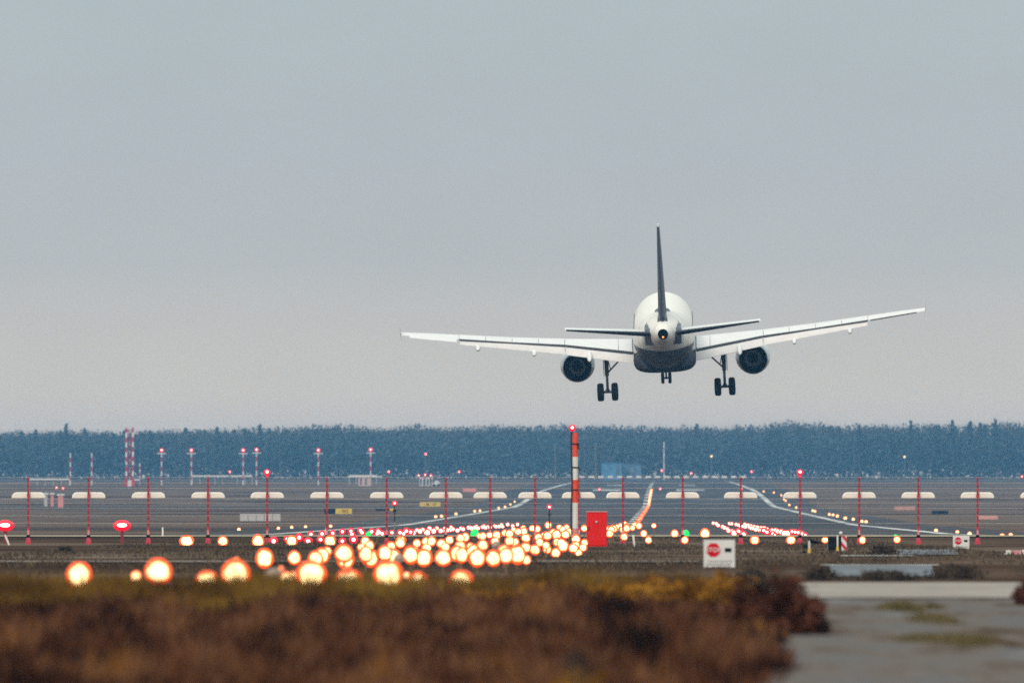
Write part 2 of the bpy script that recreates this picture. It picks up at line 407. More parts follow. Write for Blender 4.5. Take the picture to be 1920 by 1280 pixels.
_k = _n.nodes.new('ShaderNodeMapRange'); _k.inputs['To Min'].default_value = .92; _k.inputs['To Max'].default_value = 1.06; _n.links.new(_no.outputs[0], _k.inputs['Value'])
_x = _n.nodes.new('ShaderNodeMixRGB'); _x.inputs[1].default_value = (.030, .032, .045, 1); _x.inputs[2].default_value = (.90, .83, .76, 1); _n.links.new(_m.outputs[0], _x.inputs[0])  # lower colour carries the shade under the fuselage
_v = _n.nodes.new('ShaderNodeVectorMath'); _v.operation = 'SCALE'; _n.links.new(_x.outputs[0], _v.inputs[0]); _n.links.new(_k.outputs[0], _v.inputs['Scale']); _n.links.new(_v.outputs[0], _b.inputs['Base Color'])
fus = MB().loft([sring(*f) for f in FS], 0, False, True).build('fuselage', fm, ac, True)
# APU exhaust: a short recessed pipe with the tail lamp under it
ap = MB().lathe([(.31, 0), (.335, -.16), (.30, -.16), (.27, .75), (.02, .76)], (0, -17.68, 1.03), (0, 1, 0), 20, 0, False, True).build('exhaust_pipe', M['black'], ac, True)
MB().sphere((0, -17.86, .85), .06, 10, 6).build('tail_lamp', emat('tail_lamp_glass', (1, .30, .05), 2.4), ac, True)
# tail cone seams, drain masts and vents
for s0 in (-16.35, -12.6, -10.2):
    k = next(i for i in range(1, len(FS)) if FS[i][0] >= s0); a, b = FS[k - 1], FS[k]; t = (s0 - a[0]) / (b[0] - a[0])
    rr = [sring(s0 + ds, *[a[i] + (b[i] - a[i]) * t + g for i, g in ((1, .004), (2, -.004), (3, .004))]) for ds in (-.02, .02)]
    MB().loft(rr, 0, False, False).build('frame_seam', M['grey'], fus)
for sx in (-1, 1):
    MB().sphere((sx * .50, -16.0, 1.33), .07, 8, 5, 0, (.5, 1, 1)).build('vent', M['blackp'], fus, True)
    MB().box((sx * 1.02, -12.9, 1.42), (.05, .45, .12)).build('access_hatch', M['grey'], fus)
MB().box((0, -6.5, -2.0), (.05, .3, .35)).build('drain_mast', M['blackp'], fus)
# belly fairing
BF = [(-6.0, -1.75, -1.95, 1.2), (-5, -1.1, -2.16, 1.7), (-3.5, -.9, -2.33, 1.95), (-1, -.85, -2.42, 2.03), (3, -.85, -2.44, 2.03), (6, -1.0, -2.36, 1.98), (7.5, -1.4, -2.2, 1.7), (8.6, -1.8, -2.07, 1.2)]
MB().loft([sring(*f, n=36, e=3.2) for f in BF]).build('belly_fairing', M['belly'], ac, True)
# cabin windows
wn = None
for sd_ in (-1, 1):
    for k in range(34):
        if wn is None: wn = MB().box((0, 0, 0), (.03, .23, .33)).build('cabin_window', M['blackp'], ac, bevel=.01); o = wn
        else: o = wn.copy(); COL.objects.link(o); o.parent = ac
        o.location = (sd_ * 1.902, 11.2 - k * .533, .52)
MB().loft([sring(-1.1 + k * .55, 2.07 + .17 * math.sin(PI * k / 4 if 0 < k < 4 else .06), 1.6, .10 + .42 * (1 if 0 < k < 4 else .2), 16) for k in range(5)]).build('antenna_radome', M['grey'], ac, True).location = (0, -9.2, 0)

def foil(le, te, zle, zte, t, cut=0.0, n=9):
    "closed section in (s, z); upper surface then lower, chord le (front) to te (rear), te blunt by cut"
    up, lo = [], []
    for k in range(n + 1):
        f = (1 - math.cos(PI * k / n)) / 2
        th = t * (1.4845 * math.sqrt(f) * 2 - 1.26 * f - 3.516 * f * f + 2.843 * f ** 3 - 1.015 * f ** 4) * 1.0
        th = max(th, 0) / 2
        s = le + (te - le) * f; z = zle + (zte - zle) * f
        up.append((s, z + th * 1.15 + cut * f * .5)); lo.append((s, z - th * .85 - cut * f * .5))
    return up + lo[::-1][:-1] if cut == 0 else up + lo[::-1][:-1]
def wing_loft(stations, side):
    return [[Vector((side * x, s, z)) for s, z in sec] for x, sec in stations]
# stations: x, LE s, shroud s, z of LE, z of shroud, thickness, cove height
WS = [(1.5, 5.3, -1.1, -.92, -1.12, .80, .11), (2.0, 5.0, -1.1, -.88, -1.09, .74, .11), (6.4, 2.7, -1.15, -.46, -.42, .48, .10), (9.85, .9, -2.05, -.02, -.03, .36, .085), (13.2, -.85, -3.0, .46, .40, .28, .07)]
for side in (-1, 1):
    wg = MB().loft(wing_loft([(w[0], foil(w[1], w[2], w[3], w[4], w[5], w[6])) for w in WS], side)).build('wing', M['wing'], ac, True)
    tip = [(13.22, -.86, -3.1, .46, .40, .28, .02), (15.0, -1.8, -3.62, .72, .64, .23, .02), (16.9, -2.8, -4.2, .97, .90, .15, .02)]
    MB().loft(wing_loft([(w[0], foil(w[1], w[2], w[3], w[4], w[5], w[6])) for w in tip], side)).build('outer_wing', M['wing'], wg, True)
    # dark flap cove: recessed strip just behind the shroud
    cv = MB()
    r = []
    for x, le, te, zl, zt, t, c in WS[1:]:
        r.append([Vector((side * x, te - .015, zt + c * .42)), Vector((side * x, te - .22, zt - c * .7)), Vector((side * x, te - .1, zt - c * .9)), Vector((side * x, te - .012, zt - c * .3))])
    cv.loft(r).build('flap_cove', M['cove'], wg)
    # flaps, deflected
    for nm, a, b, ca, cb in (('inboard_flap', (2.05, -1.1, -1.09), (6.35, -1.15, -.42), 1.06, .92), ('outboard_flap', (6.45, -1.16, -.41), (13.15, -2.98, .39), .88, .48)):
        st = []
        for f in (0, .33, .66, 1):
            x, s0, z0 = (a[i] + (b[i] - a[i]) * f for i in range(3)); c = ca + (cb - ca) * f
            an = R(31); s0 -= .07; z0 -= .07 * (c / 1.0) + .03
            st.append((x, foil(s0, s0 - c * math.cos(an), z0, z0 - c * math.sin(an), .15 * c, .02)))
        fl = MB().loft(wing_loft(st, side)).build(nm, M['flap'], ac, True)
        # seam strip along the flap
        sm = MB(); r2 = []
        for x, sec in st:
            p = sec[2]; q = sec[3]
            r2.append([Vector((side * x, p[0] - .006, p[1] + .012)), Vector((side * x, p[0] * .35 + q[0] * .65 - .006, p[1] * .35 + q[1] * .65 + .012)), Vector((side * x, p[0] * .35 + q[0] * .65, p[1] * .35 + q[1] * .65 - .03))])
        sm.loft(r2).build('flap_seam', M['grey'], fl)
    # aileron: right one up, left one down a little
    an = R(-9) if side > 0 else R(14)
    st = []
    for x, s0, z0, c in ((13.35, -3.1, .39, .55), (16.35, -4.0, .82, .38)):
        st.append((x, foil(s0 - .02, s0 - c * math.cos(an), z0, z0 - c * math.sin(an), .12, .02)))
    MB().loft(wing_loft(st, side)).build('aileron', M['wing'], wg, True)
    # wingtip fence
    fx = 16.93
    MB().loft([[Vector((side * (fx + dx), s, z)) for s, z in ((-2.9, .88), (-3.9, 1.38), (-4.6, 1.42), (-4.2, .9), (-4.6, .36), (-3.9, .42))] for dx in (0, .016)]).build('wingtip_fence', M['wing'], wg)
    # chordwise panel gaps on the upper skin
    def skin(x, f):
        k = next(i for i in range(1, len(WS)) if x <= WS[i][0]); a, b = WS[k - 1], WS[k]; t = (x - a[0]) / (b[0] - a[0])
        w = [a[i] + (b[i] - a[i]) * t for i in range(7)]; sec = foil(w[1], w[2], w[3], w[4], w[5], w[6], 12)
        i = f * 12; j = min(11, int(i)); u = i - j
        return Vector((side * x, sec[j][0] + (sec[j + 1][0] - sec[j][0]) * u, sec[j][1] + (sec[j + 1][1] - sec[j][1]) * u + .006))
    for x, f0, wd in ((2.95, .25, .035), (6.42, .45, .03), (8.1, .5, .025), (9.8, .5, .025), (11.5, .5, .025)):
        fs = [f0 + (1 - f0) * k / 6 for k in range(7)]
        MB().loft([[skin(x, f), skin(x + wd, f)] for f in fs], 0, False, False, closed=False).build('panel_gap', M['grey'], wg, fixn=False)
    # dark seal between wing root and fuselage
    MB().loft([[skin(2.03, f) + Vector((0, 0, dz)) for dz in (.0, .02)] + [skin(2.09, f) + Vector((0, 0, dz)) for dz in (.02, .0)] for f in [.1 + .9 * k / 8 for k in range(9)]]).build('root_seal', M['grey'], wg)
    # flap track fairings
    for x, s, z, ln in ((4.85, -1.5, -1.02, 1.6), (8.4, -1.7, -.60, 1.55), (12.0, -2.6, -.08, 1.35)):
        prof = [(.03, -ln), (.11, -ln * .9), (.165, -ln * .6), (.19, -ln * .1), (.17, ln * .5), (.05, ln)]
        q = Vector((0, .97, .16 if x > 5 else .24))
        f = MB().lathe(prof, (side * x, s, z), q, 14).build('flap_fairing', M['wing'], ac, True)
    # engine
    ex, ez = side * 5.72, -2.06
    en = MB().lathe([(.98, 6.4), (1.06, 6.2), (1.12, 5.4), (1.13, 4.4), (1.06, 3.0), (.98, 2.0), (.93, 1.62), (.905, 1.60), (.89, 1.66), (.93, 2.4), (.95, 3.4), (.9, 4.6), (.3, 4.62)], (ex, 0, ez), (0, 1, 0), 40, 0, False, True)
    en.m = [1 if i >= 8 * 40 else 0 for i in range(len(en.m))]
    en = en.build('engine', [M['white'], M['black']], ac, True)
    MB().lathe([(.93, 1.66), (.945, 1.62), (.93, 1.57), (.895, 1.55), (.885, 1.66)], (ex, 0, ez), (0, 1, 0), 40, 0, False, False).build('nozzle_rim', M['metal'], en, True)
    MB().lathe([(.62, 4.0), (.56, 2.6), (.54, 2.1), (.50, 2.1), (.5, 3.0), (.1, 3.02)], (ex, 0, ez), (0, 1, 0), 28, 0, False, True).build('core_nozzle', M['hot'], en, True)
    MB().lathe([(.36, 3.0), (.3, 2.3), (.16, 1.95), (.02, 1.8)], (ex, 0, ez), (0, 1, 0), 20).build('exhaust_plug', M['hot'], en, True)
    MB().loft([[Vector((ex + dx, s, z)) for s, z in ((5.6, -1.02), (3.0, -.55), (.6, -.72), (.9, -1.0), (2.0, -1.12))] for dx in (-.17, .17)]).build('pylon', M['white'], en, bevel=.04)
    # horizontal stabiliser + elevator
    def hs(x, le, te, z, t, tilt): return (x, foil(le, te, z - tilt, z, t, .03))
    sb = MB().loft(wing_loft([hs(.45, -12.4, -15.0, .80, .34, -.08), hs(6.2, -15.5, -16.55, 1.49, .13, -.05)], side)).build('tailplane', M['white'], ac, True)
    st = []
    for x, s0, z0, c, t in ((.85, -15.02, .855, 1.05, .30), (6.12, -16.56, 1.485, .42, .10)):
        an = R(-9)
        st.append((x, foil(s0, s0 - c * math.cos(an), z0 - .02, z0 - c * math.sin(an) - .02, t, .02)))
    MB().loft(wing_loft(st, side)).build('elevator', M['belly'], sb, True)  # dark colour stands for the elevator's shaded underside
    sp = MB().loft([[Vector((side * x, s, z)) for s, z in ((-11.9, .55), (-12.0, 1.35), (-13.6, 1.42), (-15.2, 1.22), (-15.6, .75), (-15.2, .20), (-13.4, .30))] for x in (.55, 1.16)]).build('tailplane_root_plate', M['grey'], ac, bevel=.08)
    # main gear
    gx = side * 3.8
    mg = MB().tube((gx, .1, -1.15), (gx, 0, -2.6), .155, .13).tube((gx, 0, -2.6), (gx, 0, -3.62), .085, .085).tube((gx - .36, 0, -3.64), (gx + .36, 0, -3.64), .085).tube((gx, -.28, -2.5), (gx, -.33, -3.1), .035).tube((gx, -.33, -3.1), (gx, -.1, -3.58), .035)
    mg.tube((gx, 0, -2.45), (gx - side * 1.02, .1, -1.45), .055).tube((gx - side * .25, 0, -2.2), (gx - side * .1, .1, -1.5), .03).box((gx - side * .98, .1, -1.43), (.3, .2, .1))
    mg.sphere((gx, 0, -3.55), .15)
    mg = mg.build('main_gear', M['gear'], ac, True)
    MB().box((gx + side * .2, .05, -1.85), (.05, 1.2, 1.5)).build('gear_door', M['wing'], mg, bevel=.02)
    for dx in (-.46, .46):
        wx = gx + dx
        tp = [(.24, -.215), (.45, -.215), (.55, -.18), (.585, -.09), (.585, .09), (.55, .18), (.45, .215), (.24, .215)]
        wh = MB().lathe(tp, (wx, 0, -3.64), (1, 0, 0), 32).build('wheel', M['tyre'], mg, True)
        MB().lathe([(.23, -.2), (.25, -.225), (.1, -.19), (.1, .19), (.25, .225), (.23, .2)], (wx, 0, -3.64), (1, 0, 0), 20).build('hub', M['gear'], wh, True)
# seam between wing root and flap, dark line
# nose gear
ngz = -3.62
ng = MB().tube((0, 11.04, -1.9), (0, 11.04, -3.0), .10, .09).tube((0, 11.04, -3.0), (0, 11.04, ngz), .06).tube((-.25, 11.04, ngz), (.25, 11.04, ngz), .055).tube((0, 11.0, -2.9), (0, 12.1, -2.0), .045).sphere((0, 11.04, ngz), .1).build('nose_gear', M['gear'], ac, True)
for dx in (-.235, .235):
    wh = MB().lathe([(.15, -.11), (.3, -.11), (.365, -.08), (.38, 0), (.365, .08), (.3, .11), (.15, .11)], (dx, 11.04, ngz), (1, 0, 0), 26).build('wheel', M['tyre'], ng, True)
    MB().lathe([(.16, -.1), (.05, -.115), (.05, .115), (.16, .1)], (dx, 11.04, ngz), (1, 0, 0), 16).build('hub', M['gear'], wh, True)
for s in (-1, 1):
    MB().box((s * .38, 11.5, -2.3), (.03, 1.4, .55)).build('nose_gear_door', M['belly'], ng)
# fin + rudder
def fsec(z, le, te, t, n=9):
    f = foil(le, te, 0, 0, t, .02, n)
    return [Vector((a / 1.15 if a > 0 else a / .85, s, z)) for s, a in f]
fin = MB().loft([fsec(1.55, -8.6, -14.3, .60), fsec(2.3, -9.7, -14.55, .52), fsec(7.75, -14.55, -15.85, .17)]).build('tail_fin', M['navy'], ac, True)
rud = MB().loft([fsec(1.6, -14.28, -15.9, .42), fsec(2.3, -14.53, -16.05, .36), fsec(7.75, -15.84, -16.6, .11)]).build('rudder', M['navy'], fin, True)
MB().loft([fsec(7.752, -14.5, -16.62, .17), fsec(7.9, -14.9, -16.6, .10)]).build('fin_tip_cap', M['white'], fin, True)
MB().loft([[Vector((x, s, z)) for x, z in ((-.36, 1.5), (-.28, 2.0), (.28, 2.0), (.36, 1.5))] for s in (-15.6, -11.0)]).build('fin_root_fairing', M['grey'], fin, bevel=.1)

# ------------------------------------------------------------------ localizer row
LY = 423.0
LX = [53, 166, 278, 390, 501, 613, 725, 836, 919, 1003, 1085, 1168, 1280, 1389, 1500, 1611, 1722, 1833, 1945]
gz = zg(LY); PZ = (HOR - 894) * LY / F - gz      # post height
def antenna():
    r = empty('antenna_post', (0, LY, gz))
    b = MB(); z = .28; k = 0
    while z < PZ - .01:
        h = min(.115, PZ - z)
        b.box((0, 0, z + h / 2), (.070 if k % 2 else .080, .075, h), 2 if z < .5 else (k % 2)); z += h; k += 1
    b.build('post', [M['crimson'], M['dkred'], M['pink']], r)
    MB().loft([[Vector((sx * w, sy * w, zz)) for sx, sy in ((-1, -1), (1, -1), (1, 1), (-1, 1))] for w, zz in ((.10, -.06), (.09, .1), (.055, .25))]).build('foot', M['crimson'], r)
    MB().box((0, 0, .29), (.13, .13, .10)).build('clamp', M['black'], r)
    # capsule radome: flat underside, rounded shoulders
    hw, h = .605, .225; pl = [(-hw, 0), (hw, 0)]
    for k in range(7):
        a = PI / 2 * k / 6; pl.append((hw - .19 + .19 * math.cos(a), h - .19 + .19 * math.sin(a)))
    for k in range(7):
        a = PI / 2 + PI / 2 * k / 6; pl.append((-hw + .19 + .19 * math.cos(a), h - .19 + .19 * math.sin(a)))
    zc = (HOR - 934) * LY / F - gz
    q = MB().prism([(x, z + zc) for x, z in pl], .10, .42).build('radome', M['cream'], r, True, bevel=.05)
    MB().box((0, .075, zc + .10), (.1, .07, .08)).build('bracket', M['crimson'], r)
    return r
ant = antenna()
ords = ['first', 'second', 'third', 'fourth', 'fifth', 'sixth', 'seventh', 'eighth', 'ninth', 'tenth', 'eleventh', 'twelfth', 'thirteenth', 'fourteenth', 'fifteenth', 'sixteenth', 'seventeenth', 'eighteenth', 'nineteenth']
ants = []
for i, x in enumerate(LX):
    o = ant if i == 0 else copy_tree(ant)
    o.location = P(x, 900, LY).x, LY, gz
    ants.append(o)
    extra = {4: ' with red lamp on top', 14: ' with red lamp on top', 10: ' beside the striped mast', 11: ' right of the red cabinet', 18: ' at the frame edge'}.get(i, '')
    tag(o, f'red banded antenna post carrying cream capsule, {ords[i]} from the left{extra}', 'antenna', 'row of red antenna posts with cream capsules')
for i in (4, 14):
    MB().tube((0, 0, PZ), (0, 0, PZ + .09), .05).sphere((0, 0, PZ + .17), .115, 14, 8).build('obstruction_lamp', M['r_rim'], ants[i], True)
    MB().sphere((0, -.07, PZ + .18), .058, 12, 7).build('bulb', M['r_core'], [c for c in ants[i].children if c.name.startswith('obstruction_lamp')][0], True)
ws = empty('wire_screen', (0, LY, gz)); tag(ws, 'screen of thin pale horizontal wires strung between the red antenna posts', 'wire screen')
x0, x1 = P(-160, 0, LY).x, P(2080, 0, LY).x
for y in (894.5, 904.5, 914.5, 934, 943, 952, 966, 980):
    z = (HOR - y) * LY / F - gz; b = MB(); prev = None
    pts = [P(a, 0, LY).x for a in [-60] + LX + [2060]]
    for a, c in zip(pts, pts[1:]):
        sag = rnd.uniform(.004, .016); k = [Vector((a + (c - a) * t, -.055, z - sag * 4 * t * (1 - t))) for t in (0, .25, .5, .75, 1)]
        for p, q in zip(k, k[1:]): b.tube(p, q, .0065, n=5)
    b.build('wire', M['wire'], ws)

# ------------------------------------------------------------------ striped mast, red cabinet
my = 402.0; mz = zg(my)
ms = empty('striped_mast', (P(1078.5, 0, my).x, my, mz)); tag(ms, 'tall orange and white banded mast with red lamp on top and black cable', 'mast')
zz = lambda y: (HOR - y) * my / F - mz
bands = [(811, 856, 1), (856, 899, 0), (899, 942, 1), (942, 990, 0), (990, 1026, 2)]  # lowest band pink: glare of the nearby lamps put into its colour
b = MB()
for y0, y1, mi in bands: b.tube((0, 0, zz(y1) if y1 < 1020 else -.05), (0, 0, zz(y0)), .098, .098, 18, mi)
b.build('pole', [M['wpaint'], M['orange'], M['pink']], ms, True)
c = MB(); pv = None
for k in range(26):
    t = k / 25; p = Vector((-.125 - .015 * math.sin(9 * t), -.06 + .02 * math.sin(17 * t), zz(1000 - t * 190)))
    if pv is not None: c.tube(pv, p, .024, n=7)
    pv = p
c.build('cable', M['cable'], ms, True)
b = MB()
for y, r0 in ((832, .112), (876, .112), (918, .110)):
    b.lathe([(r0, -.02), (r0 + .012, -.02), (r0 + .012, .025), (r0, .025)], (0, 0, zz(y)), (0, 0, 1), 18)
b.tube((.10, -.05, zz(876)), (.19, -.06, zz(880)), .022).tube((.19, -.06, zz(880)), (.12, -.06, zz(884)), .018).tube((.105, -.06, zz(830)), (.11, -.06, zz(842)), .028)
b.build('cable_clamps', M['cable'], ms)
b = MB().tube((-.09, 0, zz(815)), (-.10, 0, zz(806)), .02).tube((-.10, 0, zz(808)), (-.10, 0, zz(805.5)), .05)
b.build('lamp_bracket', M['gear'], ms)
lp = MB().sphere((-.10, 0, zz(802)), .125, 16, 9).build('obstruction_lamp', M['r_rim'], ms, True)
MB().sphere((-.10, -.08, zz(801.5)), .06, 12, 7).build('bulb', M['r_core'], lp, True)

cy = 395.0; cz = zg(cy); s = cy / F
cb = empty('red_cabinet', (P(1119, 0, cy).x, cy, cz)); tag(cb, 'bright red metal equipment cabinet standing right of the striped mast', 'cabinet')
hh = (HOR - 960) * s - cz; w = 38 * s
MB().box((0, .2, hh / 2), (w, .42, hh + .04)).build('housing', M['cabred'], cb, bevel=.012)
MB().box((0, .19, hh + .02), (w + .04, .48, .035)).build('roof', M['pink'], cb, bevel=.008)
d = MB().box((0, -.02, hh / 2), (w - .05, .02, hh - .09)).build('door', M['cabred'], cb, bevel=.004)
MB().lathe([(.045, 0), (.045, .03), (.02, .035)], (0, -.03, hh - .33), (0, -1, 0), 16).build('lock', M['metal'], d, True)
MB().box((-w / 2 + .075, -.037, hh - .55), (.03, .015, .13)).build('handle', M['blackp'], d)

# ------------------------------------------------------------------ signs and small furniture
def stop_sign(x0, x1, y0, Y, label):
    sc = Y / F; w = (x1 - x0) * sc; g = zg(Y); top = (HOR - y0) * sc - g
    h = w * .98
    r = empty('stop_sign', (P((x0 + x1) / 2, 0, Y).x, Y, g), 0); tag(r, label, 'sign', 'white boards with a red stop octagon')
    MB().box((0, 0, top - h / 2), (w, .02, h)).build('board', M['sign'], r, bevel=.004)
    b = MB()
    for sx in (-1, 1): b.box((sx * w * .485, .035, top / 2 - .05), (.035, .035, top + .1))
    b.build('posts', M['metal'], r)
    ox, oz, R0 = -w * .19, top - h * .33, w * .235
    oc = [(ox + R0 * math.cos(PI / 8 + k * PI / 4), oz + R0 * math.sin(PI / 8 + k * PI / 4)) for k in range(8)]
    MB().prism(oc, -.017, -.010).build('octagon', M['signred'], r)
    text_mesh('STOP', R0 * .86, M['sign'], 'lettering', r, (ox, -.021, oz))
    b = MB(); cx, cz2 = w * .28, top - h * .33
    b.box((cx, -.014, cz2), (w * .21, .008, h * .13)); b.build('pictogram', M['blackp'], r)
    b = MB(); q = random.Random(3)
    for row, (a, c) in enumerate(((-.36, .36), (-.38, .38), (-.3, .25))):
        xx = a * w
        while xx < c * w:
            ww = q.uniform(.02, .07) * w; b.box((xx + ww / 2, -.0125, top - h * (.70 + .095 * row)), (ww, .005, h * .028)); xx += ww + .018 * w
    b.build('small_print', M['ink'], r)
    return r
stop_sign(1319.5, 1378, 1011.5, 243, 'larger white stop board behind the ochre grass clump, red octagon')
stop_sign(1787, 1817.5, 1003.5, 372, 'smaller distant white stop board near the right antenna posts')

# black panel with candy-stripe board and a white pole
Y = 352.0; s = Y / F; g = zg(Y)
def zy(y, Y=352.0): return (HOR - y) * Y / F - zg(Y)
bp = empty('hazard_board', (P(1570, 0, Y).x, Y, g)); tag(bp, 'black panel beside red and white diagonal striped board', 'board')
MB().box((-9 * s, 0, (zy(1005) + zy(1039)) / 2), (17 * s, .03, 34 * s)).build('black_panel', M['blackp'], bp, bevel=.006)
MB().box((-9 * s, .02, (zy(1005) + zy(1039)) / 2), (18.6 * s, .02, 36 * s)).build('panel_frame', M['metal'], bp)
MB().box((4.6 * s, .03, (zy(1004) + zy(1039)) / 2), (6 * s, .03, 35 * s)).build('side_panel', M['blackp'], bp)
sm = bpy.data.materials.new('hazard_stripes'); sm.use_nodes = True
_n = sm.node_tree; _b = _n.nodes['Principled BSDF']; _t = _n.nodes.new('ShaderNodeTexCoord'); _s = _n.nodes.new('ShaderNodeSeparateXYZ'); _n.links.new(_t.outputs['Object'], _s.inputs[0])
_a = _n.nodes.new('ShaderNodeMath'); _a.operation = 'MULTIPLY_ADD'; _a.inputs[1].default_value = 1.15; _n.links.new(_s.outputs['X'], _a.inputs[0]); _n.links.new(_s.outputs['Z'], _a.inputs[2])
_w = _n.nodes.new('ShaderNodeMath'); _w.operation = 'FRACT'; _c = _n.nodes.new('ShaderNodeMath'); _c.operation = 'MULTIPLY'; _c.inputs[1].default_value = 1 / (17.5 * s)
_n.links.new(_a.outputs[0], _c.inputs[0]); _n.links.new(_c.outputs[0], _w.inputs[0])
_g = _n.nodes.new('ShaderNodeMath'); _g.operation = 'GREATER_THAN'; _g.inputs[1].default_value = .5; _n.links.new(_w.outputs[0], _g.inputs[0])
_x = _n.nodes.new('ShaderNodeMixRGB'); _x.inputs[1].default_value = (.55, .01, .03, 1); _x.inputs[2].default_value = (.72, .69, .66, 1); _n.links.new(_g.outputs[0], _x.inputs[0]); _n.links.new(_x.outputs[0], _b.inputs['Base Color'])
MB().box((12.5 * s, .0, (zy(1004) + zy(1039)) / 2), (10 * s, .03, 35 * s)).build('striped_board', sm, bp)
b = MB().tube((5 * s, .08, -.1), (5 * s, .08, zy(1006)), .02)
b.build('support', M['metal'], bp)
Y = 349.0
wp = empty('marker_post', (P(1570.5, 0, Y).x, Y, zg(Y))); tag(wp, 'thin white post with yellow foot before the black panel', 'post')
MB().tube((0, 0, -.05), (0, 0, zy(1003, Y)), .026, .026, 10).build('post', M['wpaint'], wp)
MB().tube((0, 0, -.02), (0, 0, .16), .05, .03, 10).build('foot', M['yellow'], wp)
Y = 353.0
kp = empty('lamp_post', (P(1576.5, 0, Y).x, Y, zg(Y))); tag(kp, 'white knob light on thin post behind the striped board', 'lamp')
MB().tube((0, 0, -.05), (0, 0, zy(1002, Y)), .025).build('post', M['metal'], kp); MB().sphere((0, 0, zy(999, Y)), .055).build('knob', M['sign'], kp, True)
# buoy-like wind post at the right red lamps
Y = 330.0
v = empty('marker_post', (P(1517.5, 0, Y).x, Y, zg(Y))); tag(v, 'pale post with dark drooping windsock-like flap right of the red lamps', 'post')
MB().tube((0, 0, -.05), (0, 0, zy(1010, Y)), .032).build('post', M['wpaint'], v)
MB().tube((0, 0, -.02), (0, 0, .15), .06, .04).build('foot', M['yellow'], v)
MB().loft([[Vector((x, yy, z)) for yy in (-.05, .05)] + [Vector((x, 0, z - t))] for x, z, t in ((-.03, zy(1009, Y), .12), (.12, zy(1012, Y), .10), (.26, zy(1015, Y), .05), (.36, zy(1016, Y), .02))]).build('flap', M['blackp'], v)
MB().box((-.12, 0, zy(1024, Y)), (.12, .08, .10)).box((-.13, 0, zy(1038, Y)), (.13, .06, .16)).build('box', M['blackp'], v)

def stake(x, y0, y1, Y, label, lean=0, wd=.035):
    g = zg(Y); r = empty('stake', (P(x, 0, Y).x, Y, g)); tag(r, label, 'stake', 'white marker stakes')
    t = (HOR - y0) * Y / F - g
    MB().loft([[Vector((lean * f + sx * wd, sy * .02, t * f - .05 * (1 - f))) for sx, sy in ((-1, -1), (1, -1), (1, 1), (-1, 1))] for f in (0, .93)]).build('post', M['wpaint'], r)
    MB().loft([[Vector((lean + sx * wd * k, sy * .02 * k, t * f)) for sx, sy in ((-1, -1), (1, -1), (1, 1), (-1, 1))] for f, k in ((.93, 1.05), (1, .9))]).build('cap', M['sign'], r)
stake(305, 988, 1003, 500, 'short white stake right of the third antenna post')
stake(18, 1002, 1022, 415, 'leaning white stake at the left frame edge', -.16)
stake(1190, 1002, 1025, 390, 'white stake leaning left beside the red cabinet', -.05)
stake(611, 990, 1006, 480, 'pale stake between red lamps left of the sixth antenna post')
stake(809, 1003, 1022, 420, 'pale stake rising among the amber lamps left of centre')

# red-white barrier at the right edge
Y = 318.0; s = Y / F; g = zg(Y)
br = empty('barrier', (P(1905, 0, Y).x, Y, g)); tag(br, 'faded pink and white barrier block with white post at right edge', 'barrier')
MB().box((-14 * s, .05, zy(1041, Y)), (9 * s, .2, 20 * s)).box((-20 * s, .05, zy(1041, Y)), (4 * s, .15, 9 * s)).build('end_block', M['wpaint'], br, bevel=.01)
MB().box((0, .05, zy(1040, Y)), (19 * s, .22, 17 * s)).build('pink_panel', mat('faded_pink_panel', (.66, .27, .30), .6), br, bevel=.01)
MB().box((15 * s, 0, (zy(1030, Y)) / 2), (8 * s, .08, zy(1030, Y))).build('post', M['sign'], br, bevel=.01)
MB().box((0, .05, zy(1053, Y) / 1), (30 * s, .12, 6 * s)).build('base', M['dkred'], br)

# field signs, boxes between the runway and the row
def field_sign(x0, x1, y0, y1, mats, label, cat='sign', name='taxiway_sign', txt=None, Y=None, split=0, grille=False):
    Y = Y or Yof(y1, 0.0, 640); s = Y / F; g = zg(Y)
    r = empty(name, (P((x0 + x1) / 2, 0, Y).x, Y, g)); tag(r, label, cat)
    w, z0, z1 = (x1 - x0) * s, (HOR - y1) * s - g + .15, (HOR - y0) * s - g
    if split:
        wl = w * split
        MB().box((-w / 2 + wl / 2, 0, (z0 + z1) / 2), (wl - .01, .3, z1 - z0)).build('dark_panel', mats[0], r, bevel=.03)
        MB().box((wl / 2, 0, (z0 + z1) / 2), (w - wl - .01, .3, z1 - z0)).build('face_panel', mats[1], r, bevel=.03)
        cx = wl / 2
    else:
        MB().box((0, 0, (z0 + z1) / 2), (w, .35, z1 - z0)).build('panel', mats[0], r, bevel=.03); cx = 0
    b = MB()
    for k in (-.4, 0, .4): b.tube((k * w, 0, -.1), (k * w, 0, z0 + .02), .06)
    b.build('legs', M['gear'], r)
    if txt: text_mesh(txt, (z1 - z0) * .82, M['blackp'], 'lettering', r, (cx, -.19, (z0 + z1) / 2))
    if grille:
        for k in range(1, 5): MB().box((-w / 2 + w * k / 5, -.185, (z0 + z1) / 2), (.05, .02, (z1 - z0) * .9)).build('panel_seam', M['grey'], r)
    return r
field_sign(608, 660, 953, 965, [M['blackp'], M['yellow']], 'black and yellow taxiway sign left of the seventh antenna post', txt='- W2', split=.40)
field_sign(787, 826, 941, 951, [M['yellow']], 'yellow taxiway sign beside the eighth antenna post', txt='- M - W')
field_sign(704, 738, 953, 959, [M['blackp'], M['yellow']], 'thin black sign with yellow end behind the seventh antenna post', split=.78)
field_sign(1747, 1778, 957, 965, [M['blackp']], 'black sign board seen from behind right of the runway')
field_sign(1677, 1716, 949, 958, [mat('dull_red_sign', (.52, .25, .20), .6)], 'dull orange-red sign in the field left of the black board')
